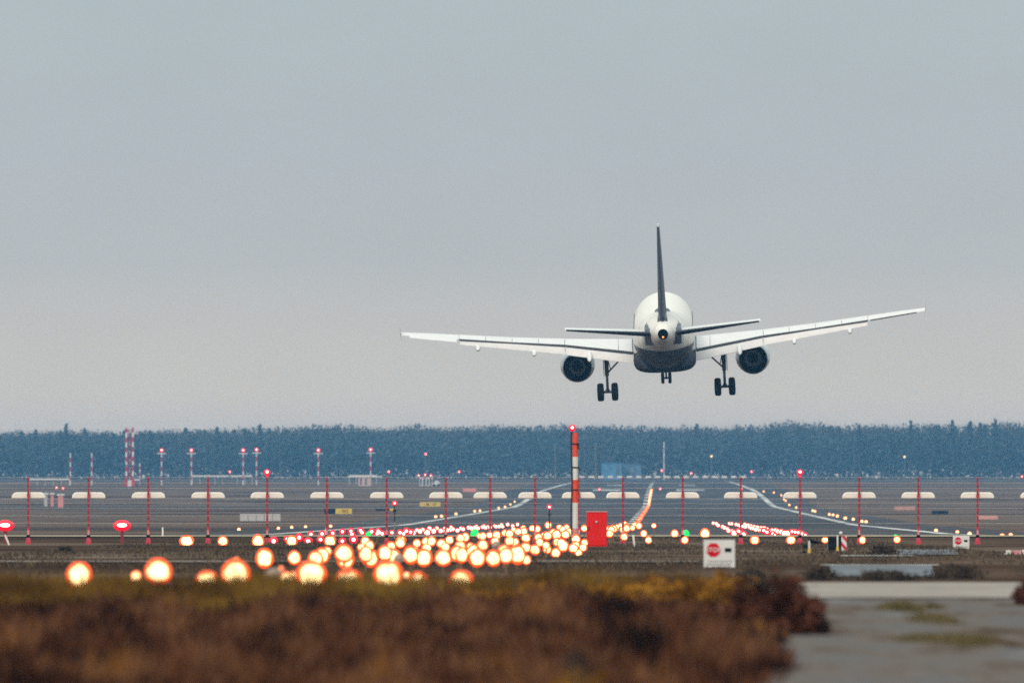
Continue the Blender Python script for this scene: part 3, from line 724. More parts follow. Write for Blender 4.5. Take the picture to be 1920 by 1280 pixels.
field_sign(1831, 1871, 966, 976, [mat('pale_red_sign', (.60, .30, .27), .6)], 'pale red sign behind the eighteenth antenna post')
field_sign(450, 526, 963, 979, [M['concrete']], 'long pale cabinet with seams behind the fifth antenna post', 'cabinet', 'equipment_cabinet', grille=True)
field_sign(868, 893, 915, 923, [M['pink']], 'small pale pink hut left of the ninth cream capsule', 'hut', 'hut', Y=2400)

# ------------------------------------------------------------------ far field: masts, huts, lamps
def far_pole(x, y0, y1, label, Y=3000.0, wd=2.5, lamp=True, cross=True, mats=('wpaint', 'crimson'), name='striped_pole', group='red and white poles before the wood', cat='pole', nb=7):
    s = Y / F; g = zg(Y); r = empty(name, (P(x, 0, Y).x, Y, g)); tag(r, label, cat, group)
    t = (HOR - y0) * s - g; b = MB()
    for k in range(nb): b.tube((0, 0, t * k / nb - (.2 if k == 0 else 0)), (0, 0, t * (k + 1) / nb), wd * s / 2, wd * s / 2, 8, k % 2)
    b.build('pole', [M[mats[0]], M[mats[1]]], r)
    if cross: MB().box((0, 0, t - .25), (17 * s, .25, 1.6 * s)).build('cross_arm', M['wpaint'], r)
    if lamp:
        h = MB().tube((0, 0, t - .05), (0, 0, t + .3), .15).sphere((0, 0, t + .55), 4.2 * s, 10, 7).build('obstruction_lamp', M['r_rim'], r, True)
        MB().sphere((0, -2.9 * s, t + .6), 1.7 * s, 8, 6).build('bulb', M['r_core'], h, True)
    return r
far_pole(303, 848, 898, 'striped pole with red lamp, first right of the tower')
far_pole(359, 848, 898, 'striped pole with red lamp, second right of the tower')
far_pole(456, 848, 898, 'striped pole with red lamp just left of the fifth antenna post')
far_pole(481, 847, 898, 'striped pole with red lamp closest to the fifth antenna post')
far_pole(597, 848, 898, 'striped pole with red lamp left of the sixth antenna post')
far_pole(695, 847, 903, 'striped pole with red lamp left of the seventh antenna post')
far_pole(132, 849, 898, 'bare striped pole left of the second antenna post', lamp=False, cross=False)
far_pole(172, 849, 898, 'bare striped pole beside the second antenna post', lamp=False, cross=False)
far_pole(262, 868, 900, 'short thin striped pole just right of the tower', lamp=False, cross=False, wd=2.2)
far_pole(1245, 828, 895, 'white thin pole rising above the runway end', Y=3950, lamp=False, cross=False, wd=2.4, mats=('wpaint', 'concrete'), name='thin_pole')
far_pole(1041, 832, 897, 'olive pole left of the striped mast', Y=3900, lamp=False, cross=False, wd=2.2, mats=('olive', 'olive'), name='thin_pole')
far_pole(1117, 832, 897, 'olive pole left of the pale blue building', Y=3900, lamp=False, cross=False, wd=2.2, mats=('olive', 'olive'), name='thin_pole')
# lattice tower
Y = 2850.0; s = Y / F; g = zg(Y)
tw = empty('lattice_tower', (P(243, 0, Y).x, Y, g)); tag(tw, 'twin red and white lattice tower on a red and white hut', 'tower')
tz = lambda y: (HOR - y) * s - g
for sx, y0 in ((-6.2, 802), (6.2, 801)):
    b = MB(); n = 11
    for k in range(n):
        b.box((sx * s, 0, tz(901) + (tz(y0) - tz(901)) * (k + .5) / n), (3.4 * s, 3 * s, (tz(y0) - tz(901)) / n), k % 2)
    b.build('leg', [M['crimson'], M['wpaint']], tw)
b = MB(); n = 9
for k in range(n): b.box((0, .3, tz(901) + (tz(826) - tz(901)) * (k + .5) / n), (3 * s, 2 * s, (tz(826) - tz(901)) / n), (k + 1) % 2)
b.build('ladder_column', [M['crimson'], M['wpaint']], tw)
b = MB()
for k in range(14):
    z = tz(900) + (tz(806) - tz(900)) * k / 13
    b.box((0, 0, z), (13 * s, .12, .22))
    if k < 13:
        z2 = tz(900) + (tz(806) - tz(900)) * (k + 1) / 13
        a = (-6 if k % 2 else 6) * s; b.tube((a, .1, z), (-a, .1, z2), .11, n=5)
b.build('bracing', M['dkred'], tw)
b = MB().box((0, .5, (tz(840)) ), (16 * s, 1.6, .35)).box((0, .5, tz(872)), (16 * s, 1.6, .3))
b.build('platform', M['grey'], tw)
hut = MB()
for k, mi in ((-1, 0), (0, 1), (1, 0)): hut.box((k * 7.2 * s, 1.2, tz(909)), (7.2 * s, 2.6, 18 * s), mi)
hut.build('hut', [M['crimson'], M['wpaint']], tw)
MB().box((12 * s, 1.0, tz(899)), (14 * s, 2.0, 2.5 * s)).build('awning', M['wpaint'], tw)
MB().box((14 * s, 1.6, tz(911)), (9 * s, 1.6, 14 * s)).build('side_box', M['grey'], tw)

def far_block(x0, x1, y0, y1, m, label, cat='hut', name='hut', Y=3000.0, roof=None, depth=3.0, marks=None):
    s = Y / F; g = zg(Y); r = empty(name, (P((x0 + x1) / 2, 0, Y).x, Y, g)); tag(r, label, cat)
    z1 = (HOR - y0) * s - g; w = (x1 - x0) * s
    MB().box((0, 0, z1 / 2 - .1), (w, depth, z1 + .2)).build('wall', m, r, bevel=.05)
    MB().box((0, 0, z1 + .1), (w + (roof or .3), depth + .4, .25)).build('roof', m if name == 'blue_building' else M['wpaint'], r)
    if marks:
        for k in marks: MB().box((k * w, -depth / 2 - .03, z1 * .5), (w * .14, .06, z1 * .75)).build('window', M['grey'], r)
    return r
far_block(672, 696, 894, 908, mat('pink_white_hut', (.60, .40, .38), .6), 'pinkish white hut at the foot of the pole left of the seventh post', Y=2900, roof=5, marks=(-.3, .1))
far_block(785, 811, 896, 908, M['wpaint'], 'small white building with rooftop red lamps right of the seventh post', 'building', 'small_building', Y=2900, marks=(-.35, -.1, .15, .38))
far_block(1128, 1166, 869, 893, M['bluebox'], 'pale blue box building, taller part, before the wood', 'building', 'blue_building', Y=4000, depth=8, marks=(.3,))
far_block(1168, 1202, 871, 893, mat('blue_grey_cladding', (.09, .18, .27), .6, var=.3, scale=.5), 'pale blue grey building right beside the blue one', 'building', 'blue_building', Y=4010, depth=8, marks=(-.2, .15))
# trestle-like low structures
def trestle(x0, x1, y0, y1, label, Y=3050.0):
    s = Y / F; g = zg(Y); r = empty('trestle', (P((x0 + x1) / 2, 0, Y).x, Y, g)); tag(r, label, 'trestle')
    z = (HOR - y0) * s - g; w = (x1 - x0) * s
    MB().box((0, 0, z), (w, 1, .35)).build('beam', M['wpaint'], r)
    b = MB(); n = max(4, int(w / 1.8))
    for k in range(n + 1): b.tube((-w / 2 + w * k / n, 0, -.1), (-w / 2 + w * k / n, 0, z), .1, n=6)
    b.build('legs', M['concrete'], r)
trestle(361, 473, 892, 899, 'long low white trestle right of the third antenna post')
trestle(55, 130, 898, 902, 'low white rail structure left of the second antenna post', 2900)
trestle(655, 706, 891.5, 899, 'low white rail behind the pinkish hut', 3060)
# parked car far away
Y = 2890.0; s = Y / F; g = zg(Y); car = empty('parked_car', (P(818, 0, Y).x, Y, g)); tag(car, 'tiny white car parked right of the small white building', 'car')
MB().loft([[Vector((x, yy, z)) for x, z in ((-.95, .3), (-.95, .75), (-.45, .9), (-.25, 1.35), (.5, 1.35), (.8, .9), (1.0, .75), (1.0, .3))] for yy in (-.8, .8)]).build('body', M['sign'], car, bevel=.05).scale = (1.0, 1, 1)
for wx in (-.62, .62):
    for wy in (-.75, .75): MB().lathe([(.02, -.1), (.32, -.1), (.32, .1), (.02, .1)], (wx, wy, .32), (0, 1, 0), 14).build('wheel', M['tyre'], car)
for o in car.children: pass
car.scale = (.95, 1, .95)
# far antenna row at the other runway end
fa = None
for k in range(18):
    x = 1091 + k * 17.8; Y = 3950.0; s = Y / F; g = zg(Y); z = (HOR - 893.6) * s - g
    if fa is None:
        fa = empty('far_antenna', (0, Y, g))
        MB().loft([[Vector((xx, yy, z - t)) for xx, t in ((-.95, .3), (.95, .3), (.8, -.3), (-.8, -.3))] for yy in (-.2, .2)]).build('radome', M['cream'], fa)
        MB().box((0, .3, z / 2), (.12, .12, z)).build('post', M['crimson'], fa); o = fa
    else: o = copy_tree(fa)
    o.location.x = P(x, 0, Y).x
    tag(o, 'tiny cream antenna element in the low row at the far runway end', 'antenna', 'far antenna row')
# small far lamps on posts
def far_lamp(x, y, Y, kind, label, r=2.6, group=None):
    s = Y / F; g = zg(Y); z = (HOR - y) * s - g
    o = empty('lamp_post', (P(x, 0, Y).x, Y, g)); tag(o, label, 'lamp', group)
    MB().tube((0, 0, -.1), (0, 0, z), .05 + .00003 * Y, n=6).build('post', M['grey'], o)
    h = MB().sphere((0, 0, z), r * s, 10, 7).build('lamp', M[kind], o, True)
    if kind == 'r_rim': MB().sphere((0, -r * .7 * s, z), r * .4 * s, 8, 6).build('bulb', M['r_core'], h, True)
    return o
for x, y, Y, lb in ((431, 884, 3000, 'small red lamp above the trestle beside the fifth post'), (729, 884, 3000, 'small red lamp just above the seventh antenna post'), (798, 851, 3100, 'tiny red lamp high before the wood, above the small white building'),
    (785, 891, 2895, 'red lamp over the left end of the small white building'), (797, 890, 2895, 'red lamp over the middle of the small white building'), (808, 891, 2895, 'red lamp over the right end of the small white building'),
    (861, 884, 3000, 'small red lamp above and right of the eighth post'), (1124, 917, 2450, 'red lamp between the cream capsules right of the striped mast'), (1238, 916, 2480, 'red lamp at the top of the centre line lights'),
    (1241, 882, 3900, 'red lamp at the foot of the thin white pole'), (1296, 887, 3900, 'small red lamp above the thirteenth antenna post'), (1409, 884, 3900, 'small red lamp right of the far antenna row'), (1390, 916, 2500, 'red lamp beside the fourteenth antenna post'),
    (106, 914, 2450, 'left red lamp of the close pair by the first capsule'), (118, 915, 2450, 'right red lamp of the close pair by the first capsule'), (114, 929, 2050, 'red lamp below the close pair by the first capsule'), (1916, 893, 3000, 'red lamp by the right frame edge')):
    far_lamp(x, y, Y, 'r_rim', lb, 3.0, 'small red lamps in the far field')
far_lamp(1334, 855, 4050, 'y_core', 'small warm lamp on a pole before the wood, left of two', 2.0)
far_lamp(1696, 856, 4050, 'y_core', 'small warm lamp on a pole before the wood, right of two', 2.0)
for x, w, Y in ((86, 6, 2050), (98, 5, 2050), (114, 10, 2000)):
    far_block(x - w / 2, x + w / 2, 926 if w < 8 else 928, 940, M['pink'] if w != 6 else M['concrete'], {6: 'tiny grey box below the first capsule, left of three', 5: 'tiny pink box below the first capsule, middle of three', 10: 'tiny pink box below the red lamp, right of three'}[w], 'box', 'equipment_box', Y=Y, depth=1.0)
# red lamps on poles nearer by
for x, y, Y, lb in ((740, 943, 470, 'red lamp on tall grey pole right of the seventh antenna post'), (1030, 950, 455, 'red lamp on dark pole between the tenth post and the mast')):
    s = Y / F; g = zg(Y); z = (HOR - y) * s - g; o = empty('lamp_post', (P(x, 0, Y).x, Y, g)); tag(o, lb, 'lamp', 'red lamps on poles')
    MB().tube((0, 0, -.1), (0, 0, z - .75), .03, n=8).build('pole', M['metal'], o); MB().tube((0, 0, z - .75), (0, 0, z - .1), .025, n=8).tube((0, 0, z - .36), (0, 0, z - .26), .07).build('upper_pole', M['cable'], o)
    h = MB().sphere((0, 0, z), .105, 14, 8).build('lamp', M['r_rim'], o, True); MB().sphere((0, -.07, z), .048, 10, 6).build('bulb', M['r_core'], h, True)
# two glaring red units at left
for x, lb in ((10, 'glaring red lamp cut by the left frame edge'), (229, 'glaring red lamp right of the second antenna post')):
    Y = 430.0; s = Y / F; g = zg(Y); z = (HOR - 985) * s - g; o = empty('red_beacon', (P(x, 0, Y).x, Y, g)); tag(o, lb, 'lamp', 'glaring red lamps')
    h = MB().sphere((0, 0, z), 15 * s, 18, 10, 0, (1.12, .8, .72)).build('lens', M['r_rim'], o, True)  # lens enlarged so its glow stands for the glare around the lamp
    MB().sphere((0, -11 * s, z + 1 * s), 7 * s, 14, 8, 0, (1.3, .6, .52)).build('bulb', M['r_core'], h, True)
    MB().box((0, .05, z / 2 - .1), (.12, .12, z)).build('stand', M['dkred'], o)

# ------------------------------------------------------------------ approach and runway lamps
def wavy(n, prof, origin, seed, amp):
    "ring stack facing -y whose outline is slightly out of round, to imitate heat shimmer"
    q = random.Random(seed); h = [(k, q.uniform(-amp, amp) / k ** .5, q.uniform(0, 6.28)) for k in (2, 3, 4, 5)]  # uneven outline puts the shimmer of hot air into the lamp's shape
    o = Vector(origin)
    def ring(r, a):
        out = []
        for j in range(n):
            t = 2 * PI * j / n; m = 1 + sum(A * math.cos(k * t + p) for k, A, p in h)
            out.append(o + Vector((r * m * math.cos(t), a, r * m * math.sin(t))))
        return out
    return [ring(r, a) for r, a in prof]
def lamp_proto(name, rim, core, R0, Rc, hgt, post=True, seed=0):
    r = empty(name, (0, 0, -50))
    MB().lathe([(R0 * .45, .16), (R0 * .9, .07), (R0 * 1.02, .0), (R0 * .98, -.01), (R0 * .3, .03)], (0, 0, hgt), (0, 1, 0), 20, 0, True, True).build('housing', M['housing'], r, True)
    g = MB().loft(wavy(24, [(R0 * .97, -.005), (R0 * .93, -.03), (R0 * .7, -.05), (.01, -.06)], (0, 0, hgt), seed, .05), 0, False, True).build('lens', M[rim], r, True)
    if core: MB().loft(wavy(24, [(Rc, -.045), (Rc * .93, -.075), (Rc * .6, -.10), (.005, -.11)], (0, 0, hgt), seed + 50, .10), 0, False, True).build('bulb', M[core], g, True)
    if post: MB().tube((0, .05, -.05), (0, .05, hgt - R0 * .6), .025, .02, 8).build('stem', M['housing'], r)
    return r
protos = {}
def lamp(kind, x, y, Y, label, group, k=1.0):
    "a lamp whose head stands at photo pixel x, y; its stem reaches the ground"
    g = zg(Y); z = (HOR - y) * Y / F; h = round(max(.12, min(z - g, 1.2)) / .08) * .08
    vr = rnd.randrange(4); key = (kind, h, k, vr)
    if key not in protos:
        R0, Rc, rim, core = {'amber': (.165, .118, 'l_rim', 'l_core'), 'small': (.14, .098, 'l_rim', 'l_core'), 'red': (.155, .062, 'r_rim', 'r_core'), 'white_red': (.15, .10, 'r_rim', 'w_core'),
            'green': (.13, .05, 'g_rim', None), 'unlit': (.12, .1, 'unlit', None), 'yellow': (.15, .115, 'l_rim', 'y_core'), 'faint': (.10, .07, 'amber', None)}[kind]
        protos[key] = lamp_proto({'red': 'red_lamp', 'green': 'green_lamp', 'yellow': 'edge_lamp'}.get(kind, 'approach_lamp'), rim, core, R0 * k, Rc * k, h, True, vr); o = protos[key]
    else: o = copy_tree(protos[key])
    sv = rnd.uniform(1.0, 1.18) if 200 < Y < 240 else rnd.uniform(.92, 1.08)
    u = rnd.uniform(.78, 1.14) if 200 < Y < 540 else 1.0; sv *= u
    o.scale = (u * rnd.uniform(.92, 1.08), 1, sv); o.location = ((x - 960) * Y / F, Y, z - h * sv)
    tag(o, label, 'lamp', group)
    return o
# nearest row
A = [(148, 1078, 151, 'amber', 1.2, 'bright amber lamp standing alone at far left of the nearest row'), (255, 1080, 163, 'amber', .55, 'small amber lamp tucked left of the second big lamp in the nearest row'), (297, 1071, 151, 'amber', 1.2, 'big amber lamp, second large one in the nearest row'),
     (388, 1089, 160, 'amber', 1.05, 'amber lamp half sunk in grass left of the third big lamp'), (442, 1075, 151, 'amber', 1.25, 'big amber lamp, third large one in the nearest row'), (537, 1082, 160, 'amber', .6, 'small amber lamp left of the fourth big lamp'), (549, 1079, 162, 'amber', .42, 'tiny amber lamp touching the fourth big lamp'),
     (584, 1077, 151, 'amber', 1.35, 'largest amber lamp, fourth big one in the nearest row'), (654, 1090, 156, 'amber', 1.25, 'flat-looking amber lamp sunk in grass between fourth and fifth big lamps'), (728, 1077, 151, 'amber', 1.3, 'big amber lamp, fifth large one in the nearest row'),
     (784, 1091, 160, 'amber', 1.1, 'amber lamp low in grass right of the fifth big lamp'), (762, 1078, 170, 'amber', .38, 'tiny amber lamp touching the right of the fifth big lamp'), (864, 1092, 156, 'amber', 1.2, 'amber lamp at the right end of the nearest row, sunk in grass'),
     (443, 1051, 190, 'faint', .75, 'faint orange lamp above the third big lamp'), (527, 1066, 185, 'faint', .6, 'faint orange lamp above the small pair'), (651, 1068, 185, 'faint', .8, 'faint orange lamp above the flat-looking lamp'),
     (513, 1079, 165, 'unlit', 1.2, 'unlit greyish lamp head left of the small pair')]
for x, y, Y, kd, k, lb in A: lamp(kd, x, y, Y, lb, 'nearest row of approach lamps', round(k * .88, 3))
Brow = [(496, 1046), (552, 1045), (592, 1047), (604, 1041), (645, 1037), (648, 1048), (686, 1038), (694, 1046), (722, 1036), (736, 1045), (770, 1040), (795, 1045), (831, 1045), (858, 1037), (866, 1040), (888, 1036), (895, 1045), (925, 1046), (949, 1041), (970, 1039)]
for i, (x, y) in enumerate(Brow):
    lamp('amber', x, y, 218 if i % 2 == 0 else 234, f'round amber lamp in the second row, {ords[i] if i < 19 else "last"} from the left', 'second row of approach lamps', 1.0 if i > 1 else 1.05)
lamp('unlit', 748, 1047, 212, 'unlit grey lamp head between lit lamps of the second row', 'second row of approach lamps', .95)
lamp('unlit', 930, 1022, 262, 'unlit brownish lamp head inside the bright cluster', 'bright lamp cluster', .9)
lamp('amber', 987, 1049, 240, 'small amber lamp hanging low right of the second row', 'second row of approach lamps', .55)
# crossbar behind
CB = [(350, 1014), (418, 1014), (484, 1014), (547, 1014), (619, 1014), (685, 1014), (752, 1013), (1216, 1012), (1284, 1012), (1415, 1012), (1483, 1012), (1547, 1012), (1617, 1012), (1682, 1011)]
for i, (x, y) in enumerate(CB):
    lamp('amber', x, y, 412, f'amber lamp of the wide crossbar, {ords[i]} from the left', 'wide crossbar of amber lamps', 1.35 if i < 7 else .95)
for x, y, lb in ((1207, 1000, 'amber lamp on the far bar left of the green lamp'), (1265, 1000, 'amber lamp on the far bar next to the green lamp'), (1322, 1000, 'amber lamp on the far bar right of the green lamp'), (1226, 985, 'lone faint amber lamp above the far bar')):
    lamp('amber', x, y, 500, lb, 'far bar of amber lamps', 1.25 if y > 990 else .8)
for x, y, k, lb in ((1286, 1000, 1.4, 'bright green lamp between two amber lamps right of the cabinet'), (890, 1000, 1.3, 'green lamp behind the bright cluster, below the ninth post'), (691, 1001, 1.0, 'dim green lamp among the red lamps'), (1679, 1004, .6, 'tiny green lamp over the last crossbar lamp')):
    lamp('green', x, y, 505, lb, 'green lamps', k)
# bright cluster: barrettes every 15-20 m on the approach centre line
CT = [(240, 780), (262, 832), (285, 880), (310, 925), (335, 962), (360, 985), (385, 1005), (405, 1020), (430, 1028), (455, 1040), (480, 1052), (500, 1066), (520, 1085)]
for r_, (Y, xc) in enumerate(CT):
    s = F / Y
    for k in range(-2, 3 if r_ < 4 else 4):
        x = xc + k * s * .92 + rnd.uniform(-5, 5)
        if x > 1098 and Y < 395: continue
        y = HOR + F * (-zg(Y) - .34 - (.10 if k % 2 else 0)) / Y + rnd.uniform(-3, 3)
        if 3 < r_ < 9 and k > 1: y += 8
        lamp('small', x, y, Y, 'warm white lamp packed in the bright cluster left of the red cabinet', 'bright lamp cluster', .85 if r_ < 4 else 1.0)
for x, y, Y in ((985, 1026, 300), (1003, 1030, 300), (1026, 1029, 305), (1042, 1036, 300), (1056, 1023, 310), (1075, 1027, 305), (1093, 1026, 310), (1080, 1010, 380), (1012, 1016, 330), (1046, 1016, 330), (905, 1024, 290), (828, 1019, 300), (782, 1018, 310), (800, 1027, 290), (1085, 1036, 312)):
    lamp('small', x, y, Y, 'warm white lamp packed in the bright cluster left of the red cabinet', 'bright lamp cluster', 1.0)
for x, y, Y in ((1143, 1000, 420), (1146, 993, 430), (1150, 991, 440), (1157, 987, 470), (1163, 984, 480), (1142, 992, 445), (1172, 981, 560)):
    lamp('small', x, y, Y, 'warm white lamp trailing off right of the red cabinet', 'lamps right of the cabinet', 1.1 if x < 1155 else .8)
# side rows: left and right of the runway threshold
def line(p, q, n):
    return [(p[0] + (q[0] - p[0]) * k / (n - 1), p[1] + (q[1] - p[1]) * k / (n - 1)) for k in range(n)]
right = [(line((1338, 980), (1378, 998), 9)), (line((1368, 981), (1440, 996), 15)), (line((1396, 982), (1478, 1000), 14))]
for i, ln in enumerate(right):
    for x, y in ln:
        lamp('white_red', x + rnd.uniform(-2, 2), y + rnd.uniform(-1, 1), Yof(y, .25, 600), f'pinkish white lamp in the right side rows, {["inner", "middle", "outer"][i]} line', f'right side rows {["inner", "middle", "outer"][i]} line', 1.25)
for x, y in ((1384, 995), (1388, 996), (1394, 1000), (1396, 1002), (1403, 1009), (1449, 1000), (1453, 1003), (1464, 1009), (1432, 994), (1438, 997), (1485, 996), (1491, 997), (1497, 998), (1504, 1000), (1510, 1003)):
    lamp('red', x, y, 520 if y > 1002 else 560, 'red lamp at the near end of the right side rows', 'right red lamps', 1.0)
left = [line((972, 984), (782, 993), 15), line((955, 984), (776, 997), 15), line((935, 986), (800, 998), 11)]
for i, ln in enumerate(left):
    for x, y in ln:
        lamp('white_red', x + rnd.uniform(-4, 4), y + rnd.uniform(-1.5, 1.5), Yof(y, .25, 600), f'pinkish white lamp in the left side rows, {["back", "middle", "front"][i]} line', f'left side rows {["back", "middle", "front"][i]} line', 1.25)
RL = [(513, 1014), (538, 1010), (561, 1007), (578, 1014), (583, 1001), (601, 1011), (604, 1000), (624, 999), (642, 996), (642, 1014), (658, 995), (660, 1001), (663, 1011), (676, 994), (679, 998), (697, 996), (709, 995), (712, 998), (717, 1000), (735, 998), (750, 998), (762, 995), (707, 1000), (757, 1000), (770, 997)]
for i, (x, y) in enumerate(RL):
    lamp('red', x, y, 430 if y > 1006 else (500 if y > 1001 else 540), 'red lamp with white core in the scatter left of the bright cluster', 'left red lamps', .75 if x == 538 else 1.0)
# runway edge and centre lamps
EL = [(448, 992), (522, 990), (547, 988), (573, 987), (620, 986), (817, 968), (828, 967), (855, 963), (890, 958), (900, 957), (935, 952), (947, 950), (957, 945), (965, 940)]
ER = [(1432, 921), (1451, 923), (1465, 928), (1470, 935), (1473, 938), (1480, 946), (1493, 951), (1524, 957), (1528, 958), (1555, 964), (1562, 965), (1570, 967), (1585, 971), (1600, 973), (1616, 977), (1624, 978), (1755, 994), (1795, 997), (1818, 1000), (1879, 1004), (1895, 1003)]
for sd_, lst in (('left', EL), ('right', ER)):
    for x, y in lst:
        Y = Yof(y + 3, 0, 640); lamp('yellow', x, y, Y, f'small yellow runway edge lamp along the {sd_} side of the runway', f'{sd_} runway edge lamps', 1.0 if Y < 1200 else 1.4)
for k in range(44):
    Y = 1130 * (2500 / 1130) ** (k / 43); X = RX(Y) + .6
    lamp('yellow', 960 + X * F / Y, HOR + F * (-zg(Y) - .15) / Y, Y, 'small amber lamp in the line down the runway centre', 'runway centre line lamps', 1.9)

# ------------------------------------------------------------------ vegetation
heath = leaf_mat('heather_twigs', [(.05, (.005, .003, .003)), (.31, (.017, .006, .005)), (.44, (.062, .020, .010)), (.58, (.126, .046, .020)), (.74, (.18, .085, .046)), (.95, (.21, .085, .02))], 1.5, ys=.14)
drygr = leaf_mat('dry_grass', [(.1, (.022, .010, .004)), (.35, (.085, .040, .009)), (.65, (.19, .098, .013)), (.95, (.26, .15, .03))], 1.1, ys=.2)
ochre = leaf_mat('ochre_grass', [(.1, (.10, .038, .006)), (.5, (.27, .115, .010)), (.9, (.42, .205, .028))], 1.6)
rusty = leaf_mat('rusty_twigs', [(.1, (.014, .006, .005)), (.45, (.065, .021, .012)), (.8, (.135, .046, .026))], 2.5)
darkb = leaf_mat('dark_scrub', [(.1, (.012, .009, .007)), (.5, (.042, .028, .021)), (.9, (.10, .07, .048))], 3.0)
green = leaf_mat('green_tufts', [(.1, (.045, .034, .014)), (.45, (.110, .088, .035)), (.9, (.22, .165, .09))], 3)
zgv = np.vectorize(zg)
def scatter(n, x0, x1, y0, y1, keep=None):
    X = nrg.uniform(x0, x1, n); Y = nrg.uniform(y0, y1, n)
    if keep is not None:
        m = keep(X, Y); X, Y = X[m], Y[m]
    return X, Y
def gz_of(Y): return np.interp(Y, *_tab)
_ty = np.linspace(30, 600, 600); _tab = (_ty, np.array([zg(a) for a in _ty]))
def lumps(X, Y, s, seed=0): return np.array([mnoise.noise((x * s + seed, y * s * .18, seed)) for x, y in zip(X, Y)])
edge = lambda Y: np.interp(Y, [40, 86, 95, 112, 126, 134, 140], [.9, 1.75, 2.2, 2.55, 2.8, 2.3, 1.6])
X, Y = scatter(120000, -8.5, 3.0, 58, 140, lambda X, Y: ((Y < 129) | (X > -1.9 + .3 * np.sin(Y))) & (X < edge(Y) + .12 * np.sin(Y * 1.7)) & (np.abs(X) < 1.2 + .052 * Y))
lm = lumps(X, Y, 1.1)
h = (.27 + .30 * lm) * nrg.uniform(.55, 1.25, len(X)) * np.clip((edge(Y) - X) * 1.6 + .5, .35, 1)
V = blades(np.stack([X, Y, gz_of(Y) - .02], 1), np.maximum(h, .06), nrg.uniform(.02, .05, len(X)), .9)
tag(tri_mesh('heather', V, heath), kind='stuff', label='reddish brown heather covering the near ground')
# grass verge before the road
X, Y = scatter(110000, -9, 3.3, 127, 156, lambda X, Y: (Y > 137) | (X < -1.9 + .3 * np.sin(Y)))
lm = lumps(X, Y, .8, 5)
h = np.where(Y > 138, .36, .24) * (1 + .45 * lm) * np.where(X > 2.4, .5, 1) * nrg.uniform(.5, 1.2, len(X))
V = blades(np.stack([X, Y, gz_of(Y) - .02], 1), np.maximum(h, .04), nrg.uniform(.012, .03, len(X)), .6)
tag(tri_mesh('dry_grass', V, drygr), kind='stuff', label='olive brown grass along the road')
# sparse tufts over the field up to the antenna row
X, Y = scatter(60000, -14, 14, 188, 492, lambda X, Y: (np.abs(X) < 1.5 + .046 * Y) & ~((X > 5) & (X < 9.5) & (Y < 252)))
lm = lumps(X, Y, .35, 9)
k = lm > -.15; X, Y, lm = X[k], Y[k], lm[k]
h = (.07 + .12 * np.clip(lm, 0, 1)) * nrg.uniform(.4, 1.3, len(X))
V = blades(np.stack([X, Y, gz_of(Y) - .01], 1), h, nrg.uniform(.02, .06, len(X)), .8)
tag(tri_mesh('field_grass', V, leaf_mat('field_tufts', [(.1, (.030, .019, .013)), (.5, (.085, .058, .038)), (.9, (.17, .125, .075))], .5)), kind='stuff', label='short brown grass of the field')
# tufts on the sandy track
def tuft(name, px, Y, wx, wy, n, hgt, m, label, cat='grass tuft', group=None):
    g = zg(Y); o_ = nrg.normal(size=(n, 2)) * .22 + nrg.normal(size=(9, 2))[nrg.integers(0, 9, n)] * .8; pts = np.stack([o_[:, 0] * wx * .45, o_[:, 1] * wy * .45, np.full(n, -.02)], 1)
    d = np.sqrt(o_[:, 0] ** 2 + o_[:, 1] ** 2); hh = hgt * np.exp(-d * d * .22) * nrg.uniform(.4, 1.2, n)
    o = tri_mesh(name, blades(pts, np.maximum(hh, .02), nrg.uniform(.01, .03, n), .8), m); o.location = (P(px, 0, Y).x, Y, g)
    return tag(o, label, cat, group=group)
tuft('grass_tuft', 1715, 141, .62, 5, 3800, .15, green, 'green grass strip on the track nearest the pale road', group='grass tufts on the track')
tuft('grass_tuft', 1768, 130, .62, 8, 4500, .09, green, 'yellow green grass strip in the middle of the track', group='grass tufts on the track')
tuft('grass_tuft', 1785, 113, .85, 5, 5000, .12, green, 'green grass strip on the track closest to the viewer', group='grass tufts on the track')
tuft('grass_tuft', 1890, 111, .5, 3, 2200, .08, leaf_mat('brown_tufts', [(.1, (.06, .035, .02)), (.9, (.15, .10, .06))], 3), 'brown tuft on the track by the right frame edge', group='grass tufts on the track')
def bush(name, px, Y, wx, wy, hgt, n, size, m, label, twig=True, cat='shrub', group=None):
    g = zg(Y); u = nrg.normal(size=(n, 3)); u /= np.linalg.norm(u, axis=1)[:, None]
    rr = nrg.uniform(.25, 1, n) ** .5; lob = np.array([1 + .75 * mnoise.noise((a[0] * 2.2 + px, a[1] * 2.2, a[2] * 2.2)) for a in u])
    pts = u * (rr * lob)[:, None] * np.array([wx / 2, wy / 2, hgt * .62]); pts[:, 2] = np.abs(pts[:, 2] + hgt * .25)
    r = empty(name, (P(px, 0, Y).x, Y, g)); tag(r, label, cat, group)
    tri_mesh('foliage', leaves(pts, size), m, r)
    if twig:
        b = MB()
        for k in range(26):
            a = rnd.uniform(0, 2 * PI); b.tube((0.03 * math.cos(a), .03 * math.sin(a), -.05), (math.cos(a) * wx * .5 * rnd.random(), math.sin(a) * wy * .3 * rnd.random(), hgt * rnd.uniform(.6, 1.25)), .010, .003, 5)
        b.build('stems', M['bark'], r)
    return r
bush('ochre_bush', 1240, 136, .95, 2.0, .46, 5500, .035, ochre, 'ochre yellow grass clump left of the stop board', group='ochre clumps by the road')
bush('ochre_bush', 1350, 135.5, 1.0, 2.0, .52, 6000, .035, ochre, 'ochre yellow grass clump directly below the stop board', group='ochre clumps by the road')
bush('ochre_bush', 985, 137, 1.2, 2.0, .38, 4500, .03, ochre, 'low ochre clump below the bright lamp cluster', group='ochre clumps by the road')
